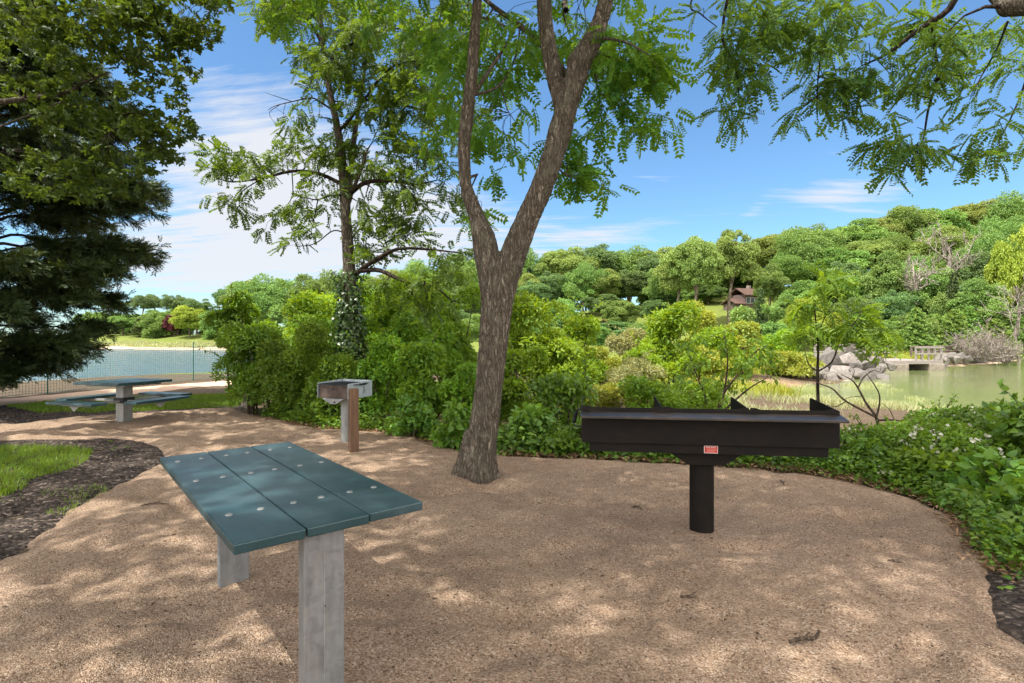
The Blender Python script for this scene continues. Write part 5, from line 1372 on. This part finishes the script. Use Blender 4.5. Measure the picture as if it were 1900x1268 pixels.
p = np.column_stack([RNG.uniform(-5, 9, 15000), RNG.uniform(6.6, 16, 15000)]); keep = (sdf(p, GRAVEL) > .35) & ((p[:, 0] < 1.2) | (p[:, 1] < 7.4)); p = p[keep]
lf = Leafage(); z = terrain(p) + RNG.random(len(p)) ** 2 * .28 * vnoise(p[:, 0], p[:, 1], 1.3, 5) + .02
lf.add('ovate', np.column_stack([p, z]), RNG.normal(size=(len(p), 3)) * np.array([1, 1, .3]), RNG.normal(size=(len(p), 3)) * .4 + np.array([0, 0, 1]), RNG.uniform(.06, .12, len(p)), RNG.uniform(.04, .08, len(p)))
tag(lf.build('undergrowth', M['lf_mid_green']), 'low leafy growth between the shrubs', kind='stuff')

def blades(name, label, p, h, wd, mat, lean=.35, zoff=None):
    n = len(p); z = terrain(p) if zoff is None else np.full(n, zoff)
    a = RNG.random(n) * 2 * PI; hh = h * RNG.uniform(.55, 1.25, n)
    d = np.column_stack([np.cos(a), np.sin(a), np.zeros(n)]); e = RNG.normal(size=(n, 2)) * lean
    b0 = np.column_stack([p, z - .01]); m_ = b0 + np.column_stack([e * .35 * hh[:, None], hh * .6]); tp = b0 + np.column_stack([e * hh[:, None], hh])
    w2 = (wd * RNG.uniform(.7, 1.3, n) / 2)[:, None]
    V = np.stack([b0 - d * w2, b0 + d * w2, m_ + d * w2 * .75, m_ - d * w2 * .75, tp], 1).reshape(-1, 3)
    i = np.arange(n)[:, None] * 5
    me = mesh_np(name, V, [i + np.array([[0, 1, 2, 3]]), i + np.array([[3, 2, 4]])], rnd=np.concatenate([r_ := RNG.random(n), r_]))
    return tag(link(name, me, M[mat]), label, kind='stuff')
def fill(poly, n, thr=None, s=1.5, seed=3):
    poly = np.asarray(poly); a, b_ = poly.min(0), poly.max(0)
    p = a + RNG.random((n * 3, 2)) * (b_ - a); k = sdf(p, poly) < .04 * vnoise(p[:, 0], p[:, 1], 5, 2) - .02
    if thr is not None: k &= vnoise(p[:, 0], p[:, 1], s, seed) * .7 + vnoise(p[:, 0], p[:, 1], s * 3.1, seed + 1) * .3 > thr
    return p[k][:n]
GA_ = [W(-350, 836), W(0, 836), W(70, 834), W(140, 837), W(176, 843), W(165, 858), W(140, 876), W(110, 888), W(80, 893), W(45, 910), W(0, 932), W(-350, 960)]
blades('grass', 'lush lawn patch on the mulch island', fill(GA_, 15000, .26, 2.5), .075, .007, 'lf_grass', .45, .03)
GA2 = [W(-200, 940), W(0, 935), W(60, 925), W(190, 905), W(205, 918), W(130, 955), W(0, 1035), W(-200, 1090)]
blades('grass', 'thin grass along the mulch edge', fill(GA2, 1500, .52, 2.2, 7), .045, .006, 'lf_grass', .5, .03)
GB_ = [W(10, 756), W(90, 748), W(200, 744), W(320, 737), W(420, 733), W(452, 745), W(440, 757), W(330, 762), W(250, 766), W(160, 768), W(70, 768)]
blades('grass', 'mown grass strip behind the pedestal table', fill(GB_, 17000, .18, 1.2), .09, .011, 'lf_grass', .4, .0)
GC_ = [W(1815, 985), W(1848, 1045), W(1900, 1075), W(2000, 1080), W(2100, 1000), W(1950, 930), W(1850, 950)]
blades('grass', 'rough grass at the curved gravel edge', fill(GC_, 7000, .22, 2), .12, .008, 'lf_grass', .55, .0)
RD = [(3.2, 10.2), (6.5, 9.4), (9.0, 11.2), (11.8, 14.0), (12.0, 14.2), (13.6, 17.4), (15.0, 20.5), (16.8, 23.6), (14.0, 24.2), (11.5, 22.2), (10.5, 19), (8.5, 17), (5.8, 14.5)]
blades('marsh_grass', 'pale marsh grass on the mud flat by the pond', fill(RD, 20000, .43, .9), .17, .013, 'lf_reed', .5)
MD = [(4, 13), (7.5, 14), (8, 17), (7.5, 22), (11.5, 25), (15.5, 27.6), (17.5, 31), (19.5, 34), (17, 44), (8, 40), (4, 26)]
blades('meadow_grass', 'tall yellow-green meadow grass on the bank above the mud flat', fill(MD, 26000, .34, .35), .36, .03, 'lf_meadow', .35)
MW = [(24.8, 38.6), (27, 36.6), (32, 40.2), (39, 45.2), (40, 48), (30, 46)]
blades('meadow_grass', 'yellow-green grass on the bank beside the footbridge', fill(MW, 6000, .2, .35), .7, .05, 'lf_meadow', .35)
MF = [(-46, 92), (-73, 100.5), (-118, 103), (-118, 106), (-72, 104), (-44, 95)]
blades('shore_grass', 'grass along the far sandy shore', fill(MF, 9000, .2, .2), .5, .16, 'lf_reed', .35)

def scatter_bits(name, label, n, L, Wd, mat, zz):
    p = np.column_stack([RNG.uniform(-7, 3.8, n * 3), RNG.uniform(1.2, 9.5, n * 3)]); p = p[sdf(p, GRAVEL) < -.12][:n]; m = len(p)
    z = .039 + lump_g(p[:, 0], p[:, 1]) + zz
    lf = Leafage(); lf.add('ovate', np.column_stack([p, z]), RNG.normal(size=(m, 3)) * np.array([1, 1, .12]), RNG.normal(size=(m, 3)) * .3 + np.array([0, 0, 1]), L * RNG.uniform(.4, 1.5, m), Wd * RNG.uniform(.4, 1.4, m))
    return tag(lf.build(name, M[mat]), label, kind='stuff')
scatter_bits('leaf_litter', 'scraps of dead leaf and twig strewn over the gravel', 900, .022, .010, 'lf_scrap', .004)
# fallen sticks and stones on the gravel
for lb, pts, rad in [('curved dry stick lying on the gravel in front of the big grill post', [(1464, 1208), (1490, 1206), (1512, 1198), (1520, 1186)], .009),
                     ('short dark stick on the gravel nearest the mulch edge', [(1648, 1054), (1662, 1058), (1682, 1058)], .009),
                     ('thin straight twig lying between the green table and the forked tree', [(1170, 952), (1182, 952), (1192, 954)], .006),
                     ('small forked twig standing out of the gravel beyond the big grill', [(1448, 900), (1453, 906), (1457, 914)], .006),
                     ('long thin twig on the gravel beside the green table edge', [(262, 948), (285, 946), (314, 943)], .005),
                     ('broken twig lying midway between the camera and the big grill post', [(1262, 1122), (1280, 1125), (1300, 1121)], .006)]:
    q = [W(*p) for p in pts]; o = q[0]
    t = thing('stick', lb, 'stick', (o[0], o[1], .04)); m_ = MB()
    m_.tube(spline([(a[0] - o[0], a[1] - o[1], .004 + .012 * math.sin(i * 2)) for i, a in enumerate(q)], 10), [rad, rad * 1.1, rad * .6], 7)
    v = np.array(q[1]) - o
    m_.tube([(v[0], v[1], .012), (v[0] * 1.2 + .03, v[1] * 1.2 + .02, .03)], [rad * .6, rad * .3], 5)
    m_.build('wood', M['twig'], t, smooth=True)

# ------------------------------------------------------------------ boulders
def boulder(label, x, y, z, sx, sy, sz, seed, group=None):
    r = random.Random(seed); bm = bmesh.new()
    for i in range(13):
        v = Vector((r.gauss(0, 1), r.gauss(0, 1), r.gauss(0, 1))).normalized() * r.uniform(.72, 1.15); bm.verts.new(v)
    bmesh.ops.convex_hull(bm, input=bm.verts)
    bmesh.ops.delete(bm, geom=[v for v in bm.verts if not v.link_faces], context='VERTS')
    bmesh.ops.bevel(bm, geom=bm.edges[:], offset=.045, segments=1, affect='EDGES')
    bmesh.ops.triangulate(bm, faces=bm.faces)
    bmesh.ops.subdivide_edges(bm, edges=bm.edges[:], cuts=1, use_grid_fill=True)
    for v in bm.verts: v.co *= 1 + .05 * mnoise.noise(v.co * 2.5 + Vector((seed, 0, 0)))
    me = bpy.data.meshes.new('boulder'); bm.to_mesh(me); bm.free()
    o = link('boulder', me, M['rock']); o.location = (x, y, z); o.scale = (sx, sy, sz); o.rotation_euler = (r.uniform(-.4, .4), r.uniform(-.4, .4), r.uniform(0, 6))
    return tag(o, label, 'boulder', group)
PILE = 'boulders heaped at the near end of the footbridge'
rocks = [(1500, 688, 27.5, .75, .5), (1535, 680, 28.5, .95, .75), (1570, 676, 29.5, .95, .8), (1555, 695, 27.2, .9, .6), (1600, 684, 28.8, .85, .75), (1590, 700, 27.0, .75, .6), (1622, 698, 28.0, .85, .55), (1510, 704, 26.0, .85, .42), (1545, 708, 25.6, .75, .4), (1625, 680, 30.0, .8, .65),
         (1575, 662, 31.5, .95, .75), (1545, 664, 31.0, .9, .65), (1605, 666, 31.5, .8, .65), (1640, 706, 27.0, .55, .4), (1525, 694, 27.0, .6, .5), (1480, 700, 26.0, .5, .35), (1490, 678, 28.5, .55, .45), (1518, 668, 30, .6, .5), (1585, 690, 28.2, .6, .5), (1612, 708, 26.4, .5, .35), (1566, 704, 26.3, .55, .4), (1635, 692, 29, .55, .5), (1652, 684, 30.5, .5, .45)]
for i, (px, py, d, s, h_) in enumerate(rocks):
    p = P(px, py - 9, d); boulder('grey angular boulder heaped among others beside the footbridge', p[0], p[1], p[2] - .1, s * .82, s * .7, h_ * .85, 30 + i, PILE)
for i, (px, py, d, s) in enumerate([(1740, 668, 37.5, .55), (1754, 664, 38.5, .6), (1766, 662, 39.5, .55), (1757, 672, 37.5, .75), (1780, 664, 39.8, .65), (1793, 667, 40, .6), (1745, 660, 39, .45), (1772, 670, 38.6, .5), (1806, 670, 40.5, .5)]):
    p = P(px, py, d); boulder('rounded grey boulder at the waterline between the footbridge and the bleached bare shrub', p[0], p[1], p[2], s, s * .85, s * .72, 60 + i, 'boulders at the waterline beyond the footbridge')

# ------------------------------------------------------------------ bare and dead wood
def bare(name, label, cat, x, y, z, h, spread, n, mat, trunk_r, seed, tf=.35, sub=9, rmin=.012):
    r = np.random.default_rng(seed); t = thing(name, label, cat, (x, y, z)); lst = []
    def br(p, d, ln, rad, lev):
        q = [p]; dd = d.copy(); m_ = 7
        for i in range(m_):
            dd = unit(dd + r.normal(size=3) * .17 + np.array([0, 0, .05])); q.append(q[-1] + dd * ln / m_)
        q = np.array(q); lst.append((q, np.linspace(rad, max(rmin, rad * .35), m_ + 1), 5))
        if lev > 0:
            for j in range(sub if lev > 1 else sub // 2 + 1):
                i = r.integers(2, m_ + 1); e = unit(dd + r.normal(size=3) * .75 * np.array([1, 1, .8])); br(q[i], e, ln * r.uniform(.35, .6), max(rmin, rad * .42), lev - 1)
    if trunk_r:
        top = np.array([r.normal() * .03 * h, r.normal() * .03 * h, h * tf]); q = spline([(0, 0, -.3), top * .5 + r.normal(size=3) * .02 * h, top], 8); lst.append((q, np.linspace(trunk_r, trunk_r * .7, 8), 8))
        for i in range(n):
            a = 2 * PI * i / n + r.uniform(-.4, .4); d = unit(np.array([math.cos(a) * spread, math.sin(a) * spread, r.uniform(.5, 1.3)])); br(top * r.uniform(.6, 1), d, h * (1 - tf) * r.uniform(.7, 1.05), trunk_r * .36, 2)
    else:
        for i in range(n):
            a = r.random() * 2 * PI; d = unit(np.array([math.cos(a) * spread, math.sin(a) * spread, r.uniform(.3, 1.2)])); br(np.array([r.normal() * .1, r.normal() * .1, -.1]), d, h * r.uniform(.7, 1.1), .03, 2)
    V, Fq = tubes(lst); link('trunk' if trunk_r else 'branch', mesh_np('wood', V, [Fq], smooth=True), M[mat], t); return t
p = P(1822, 672, 40.5); bare('bare_shrub', 'bleached bare shrub at the waterline beyond the footbridge', 'shrub', p[0], p[1], max(p[2], tz(p[0], p[1])), 2.1, .9, 34, 'dead', 0, 4, sub=7, rmin=.013)
p = P(1866, 672, 41.5); bare('bare_shrub', 'smaller greyish bare shrub leaning over the water beside the bleached one', 'shrub', p[0], p[1], max(p[2], tz(p[0], p[1])), 1.35, 1.0, 22, 'dead', 0, 5, sub=6, rmin=.011)
for px, base, top, d, sp, sdd, lb in [(1700, 545, 462, 56, .75, 7, 'lower of the two bleached dead trees on the wooded hillside'), (1766, 500, 412, 62, 1.0, 8, 'taller spreading bleached dead tree high on the wooded hillside')]:
    x = (px - CX) / F * d; z0 = tz(x, d); zt_ = P(px, top, d)[2]; zb_ = P(px, base, d)[2]
    bare('dead_tree', lb, 'tree', x, d, z0, zt_ - z0, sp, 7, 'dead', .28, sdd, (zb_ - z0) / (zt_ - z0) + .12, 7, .02)
d = 47; p = P(1893, 560, d); bare('dead_tree', 'thin grey leafless tree at the edge of the view above the pond', 'tree', p[0], d, tz(p[0], d), P(1893, 520, d)[2] - tz(p[0], d), .5, 6, 'dead', .13, 9, .5, 5, .02)
# ------------------------------------------------------------------ far trees: one of each kind, then copies
def far_tree(kind, mat, seed, w=9.0, h=12.0, bole=.3, k=34, n=2600, tr=.24, L=.36, size=(.20, .36), flat=.85, tm='clump', label=None):
    """crown of many leaf clumps over a forked trunk; built at real size round the origin"""
    r = np.random.default_rng(seed); t = thing(kind, label, 'tree', (0, 0, 0))
    c, s = [], []
    zc = h * (bole + 1) / 2; rz = h * (1 - bole) / 2; k = int(k * 2.1)
    ph = r.uniform(0, 6.28, 6)
    for i in range(k):
        u = max(1 - 2 * (i + .5) / k, -.78); a = i * 2.39996 + r.uniform(-.6, .6); q = math.sqrt(1 - u * u)
        if r.random() < .12: continue
        irr = 1 + .16 * math.sin(2 * a + ph[0] + 2 * u) + .13 * math.sin(3 * a + ph[1] - 3 * u) + .12 * math.sin(5 * u + ph[2])
        f = (r.uniform(.60, .86) if i % 4 else r.uniform(.2, .55)) * irr; m = r.uniform(*size) ** 1.0 * w / 2 * r.choice([.6, .8, 1.0, 1.15])
        c.append((q * w / 2 * math.cos(a) * f, q * w / 2 * math.sin(a) * f, zc + u * rz * f)); s.append((m, m, m * flat))
    c, s = np.array(c), np.array(s)
    lf = Leafage(); on_lobes(lf, c, s, int(n * 4.2), tm, L, L, up=.45, inner=.55, lr=(.7, 1.25), jitter=.35)
    bo = max(bole, .1)
    lst = [(spline([(0, 0, -.6), (r.normal() * .1, r.normal() * .1, h * bo * .6), (r.normal() * .3, r.normal() * .3, h * (bo + .12)), (r.normal() * .4, r.normal() * .4, h * .8)], 14), np.array([tr * 1.2, tr, tr * .8, tr * .3]), 8)]
    for i in range(9):
        q0 = lst[0][0][r.integers(6, 12)]; lst.append((spline([q0, (q0 + c[i]) / 2 + np.array([0, 0, .3]), c[i]], 7), np.linspace(tr * .42, .04, 7), 5))
    V, Fq = tubes(lst); link('trunk', mesh_np('trunk', V, [Fq], smooth=True), M['bark_far'], t)
    lf.build('crown', M[mat], t)
    t['_w'] = w; t['_h'] = h
    return t
def far_pine(mat, seed, w=5.0, h=9.0, n=2300):
    r = np.random.default_rng(seed); t = thing('pine_tree', None, 'tree', (0, 0, 0)); lf = Leafage(); C, A = [], []
    for i in range(64):
        z = h * (.12 + .86 * (i / 64)); a = i * 2.4; ln = w / 2 * (1.04 - z / h) ** .8 * r.uniform(.75, 1.1)
        m = int(n / 64 * (ln / (w / 2) + .25)); tt = r.random(m) ** .7
        d = np.array([math.cos(a), math.sin(a), 0]); C.append(np.array([0, 0, z]) + d * ln * tt[:, None] + r.normal(size=(m, 3)) * np.array([.22, .22, .13]) * (ln / 2.5 + .4)); A.append(np.tile(d, (m, 1)) + r.normal(size=(m, 3)) * .5)
    C, A = np.concatenate(C), np.concatenate(A); lf.add('clump', C, A, r.normal(size=C.shape) * .4 + np.array([0, 0, 1]), r.uniform(.35, .6, len(C)), .5)
    V, Fq = tubes([(np.array([(0, 0, -.5), (0, 0, h * .5), (0, 0, h)]), np.array([.16, .11, .02]), 7)]); link('trunk', mesh_np('trunk', V, [Fq], smooth=True), M['bark_grey'], t)
    lf.build('crown', M[mat], t); t['_w'] = w; t['_h'] = h; return t

PROTO = {
 'oak_a': far_tree('oak_tree', 'lf_far_oak', 1, 10, 13, .34, 38, 3000, .30),
 'oak_b': far_tree('oak_tree', 'lf_far_oak', 2, 9, 13, .40, 30, 2600, .26),
 'oak_c': far_tree('oak_tree', 'lf_far_green', 3, 11, 12, .25, 42, 3200, .28),
 'maple_a': far_tree('maple_tree', 'lf_far_green', 4, 8, 12, .18, 32, 2800, .2),
 'maple_b': far_tree('maple_tree', 'lf_far_dark', 5, 8, 12, .15, 34, 2800, .2),
 'bright': far_tree('maple_tree', 'lf_far_bright', 6, 8, 9, .12, 30, 2600, .18),
 'round': far_tree('round_tree', 'lf_far_green', 7, 8, 7, -.25, 34, 2900, .16),
 'purple': far_tree('purple_tree', 'lf_far_purple', 8, 6, 7, .1, 24, 1900, .15),
 'umbrella': far_tree('oak_tree', 'lf_far_dark', 9, 11, 12, .58, 24, 1500, .2, size=(.18, .3), flat=.6),
 'pine_a': far_pine('lf_pine', 10), 'pine_b': far_pine('lf_far_green', 11, 5.5, 7, 2200),
}
used_p = set()
def put(kind, px, top, d, wpx, label, cat='tree', group=None, squash=1.0):
    pr = PROTO[kind]; x = (px - CX) / F * d; z = tz(x, d)
    h = max(2.0, P(px, top, d)[2] - z); wd = wpx / F * d
    sc = (wd / pr['_w'], wd / pr['_w'] * squash, h / pr['_h']); rz = RNG.uniform(0, 6.28)
    if kind not in used_p:
        used_p.add(kind); pr.location = (x, d, z); pr.rotation_euler = (0, 0, rz); pr.scale = sc; tag(pr, label, cat, group); return pr
    return copy_tree(pr, (x, d, z), rz, sc, label, cat, group)

SKY_X = [200, 280, 330, 400, 440, 520, 600, 680, 760, 860, 960, 1050, 1100, 1200, 1290, 1330, 1400, 1480, 1550, 1620, 1700, 1760, 1800, 1900, 2000]
SKY_Y = [552, 548, 543, 550, 522, 516, 506, 500, 490, 470, 468, 455, 452, 460, 437, 432, 447, 428, 418, 400, 386, 386, 372, 362, 352]
def sky_y(px): return float(np.interp(px, SKY_X, SKY_Y))
# singled-out trees
put('oak_a', 1290, 436, 66, 100, 'tall oak with a bare trunk, first of the pair in front of the dark house')
put('oak_b', 1352, 430, 67, 95, 'tall oak with a bare pale trunk standing closest to the dark house')
put('oak_b', 1255, 470, 69, 80, 'shorter bare-trunked oak beside the tall pair before the house')
put('oak_a', 1440, 432, 84, 130, 'big olive oak rising directly behind the house')
put('oak_c', 1500, 428, 78, 120, 'wide oak on the slope above the lone evergreen')
put('maple_a', 1428, 490, 69, 62, 'leafy tree screening the gable of the dark house')
put('pine_a', 1411, 533, 60, 40, 'lone dark evergreen on the lawn below the house')
put('maple_a', 1452, 548, 56, 66, 'pale feathery tree on the lawn beside the lone evergreen')
put('round', 1442, 592, 45, 70, 'small round tree on the lawn edge below the lone evergreen')
put('bright', 1496, 545, 50, 80, 'yellow-green tree behind the thin sapling')
put('bright', 1552, 580, 52, 60, 'small yellow tree glimpsed through the thin sapling')
put('bright', 1886, 425, 55, 90, 'bright lime tree high on the hillside at the edge of the view')
put('pine_a', 1770, 500, 54, 50, 'blue-green spruce below the taller dead tree')
put('pine_b', 1700, 570, 45, 80, 'low spreading pine on the bank behind the footbridge')
put('pine_b', 1772, 572, 44.5, 85, 'low olive pine on the bank behind the bleached bare shrub')
put('pine_b', 1845, 590, 46, 90, 'low pine on the bank beyond the smaller bare shrub')
put('round', 1640, 600, 44, 60, 'small dark tree on the bank behind the boulders')
put('maple_b', 1600, 545, 50, 75, 'dark bushy tree above the boulders behind the thin sapling')
put('purple', 321, 582, 112, 34, 'purple-leaved tree on the far shore of the bay')
put('bright', 352, 568, 108, 66, 'bright yellow-green tree on the far shore of the bay')
put('round', 402, 572, 104, 66, 'round mid green tree on the far shore next to the bright one')
put('round', 285, 574, 112, 56, 'round grey-green tree on the far shore next to the purple one')
put('pine_a', 258, 590, 111, 34, 'small dark conifer on the far shore beside the round grey-green tree')
put('maple_a', 228, 584, 114, 50, 'green tree on the far shore half hidden by the cedar sprays')
put('oak_c', 505, 517, 88, 120, 'large olive oak rising over the thicket at the water end of the far wood')
put('maple_a', 575, 512, 86, 85, 'pale green tree next to the large olive oak above the thicket')
put('oak_a', 452, 519, 100, 70, 'thin-crowned oak peeping over the small sapling tree at the bay')
put('maple_a', 1640, 470, 58, 90, 'mid green tree on the hillside beside the lower dead tree')
put('maple_b', 1560, 480, 62, 90, 'dark green tree on the hillside above the thin sapling')
put('maple_a', 1820, 520, 52, 90, 'leafy green tree on the hillside below the lime one')
put('oak_c', 1830, 440, 66, 110, 'broad oak on the hillside beside the taller dead tree')
# trees that nothing tells apart, zone by zone
def row(px0, px1, step, d, drop, kinds, w, label, group, jit=.35):
    px = px0; i = 0
    while px < px1:
        q = px + RNG.uniform(-jit, jit) * step; dd = d * RNG.uniform(.95, 1.06)
        if 1335 < q < 1432 and dd < 82: px += step; i += 1; continue
        put(kinds[i % len(kinds)], q, sky_y(q) + drop + RNG.uniform(-4, 9), dd, w * RNG.uniform(.85, 1.2), label, 'tree', group); px += step; i += 1
row(215, 470, 40, 122, 0, ['umbrella'], 62, 'high open-crowned tree standing behind the far shore of the bay', 'open-crowned trees behind the far shore')
row(200, 990, 46, 128, 42, ['round', 'maple_b'], 74, 'dark low tree filling the gaps at the very back of the far wood', 'back of the far wood')
row(990, 1460, 46, 104, 46, ['maple_b', 'round'], 84, 'shaded tree at the back of the wood behind the dark house', 'back of the wood behind the house')
row(770, 1010, 38, 66, 104, ['round', 'round', 'maple_b'], 62, 'round bushy tree low at the edge of the far wood beyond the forked trunk', 'bushy trees beyond the forked trunk')
row(1215, 1450, 32, 97, 62, ['round', 'maple_b'], 60, 'dim tree deep in the shade between the tall bare trunks', 'deep shade trees between the tall trunks')
row(425, 640, 34, 99, 84, ['round', 'maple_a'], 52, 'low bushy tree at the corner of the bay behind the thicket', 'bushy trees at the corner of the bay')
row(600, 960, 62, 98, 2, ['oak_c', 'maple_a', 'oak_a'], 98, 'leafy tree of the far wood seen over the thicket behind the slender tree', 'far wood behind the slender tree')
row(560, 1000, 62, 76, 58, ['round', 'maple_b'], 88, 'low bushy tree at the foot of the far wood behind the slender tree', 'foot of the far wood behind the slender tree')
row(170, 470, 40, 119, 22, ['round', 'maple_a'], 56, 'low green tree behind the far shore beneath the open-crowned trees', 'low trees behind the far shore')
row(640, 990, 70, 84, 26, ['maple_a', 'oak_c'], 96, 'lower tree of the far wood edge behind the slender tree', 'far wood edge behind the slender tree')
row(985, 1260, 56, 92, 0, ['oak_c', 'oak_a', 'maple_b'], 98, 'rounded dark green tree on the skyline between the forked tree and the tall oaks', 'skyline trees between the forked tree and the tall oaks')
row(975, 1250, 52, 80, 38, ['oak_a', 'maple_b', 'oak_c'], 86, 'dark tree of the wood edge beyond the conical bright shrub', 'wood edge beyond the conical shrub')
row(985, 1240, 58, 72, 92, ['maple_b', 'round'], 74, 'low dark tree at the foot of the wood beyond the conical bright shrub', 'foot of the wood beyond the conical shrub')
row(990, 1240, 50, 63, 132, ['round', 'maple_b'], 70, 'dark bush-like tree along the lawn at the foot of the wood', 'bushy trees along the foot of the wood')
row(985, 1235, 46, 57, 150, ['maple_b', 'round'], 62, 'shadowy low tree closing the front of the wood beyond the conical bright shrub', 'front of the wood beyond the conical shrub')
row(1220, 1420, 44, 90, 14, ['maple_b', 'oak_c'], 80, 'dark tree in the shade behind the tall bare-trunked oaks', 'shaded trees behind the tall oaks')
row(1230, 1380, 46, 80, 90, ['maple_b', 'round'], 70, 'low dark understorey tree behind the tall bare trunks', 'understorey behind the tall oaks')
row(1440, 2300, 64, 92, 0, ['oak_a', 'oak_c', 'maple_a'], 112, 'green tree along the skyline of the wooded hill above the pond', 'skyline trees of the pond hill')
row(1480, 2000, 58, 76, 40, ['oak_c', 'maple_a', 'oak_a'], 100, 'leafy tree on the upper slope of the pond hill', 'upper slope trees of the pond hill')
row(1520, 2300, 56, 64, 92, ['maple_a', 'oak_c', 'maple_b'], 94, 'leafy tree halfway down the pond hill', 'middle slope trees of the pond hill')
row(1500, 2000, 52, 55, 140, ['maple_b', 'maple_a', 'round'], 84, 'bushy tree on the lower slope of the pond hill', 'lower slope trees of the pond hill')
row(1560, 2000, 50, 50, 186, ['round', 'maple_a', 'pine_b'], 76, 'bushy small tree just above the pond bank', 'small trees above the pond bank')
for k, v in PROTO.items():
    if k not in used_p:
        for ch in list(v.children): bpy.data.objects.remove(ch)
        bpy.data.objects.remove(v)
for o in list(bpy.data.objects):
    for k in ('_w', '_h'):
        if k in o: del o[k]
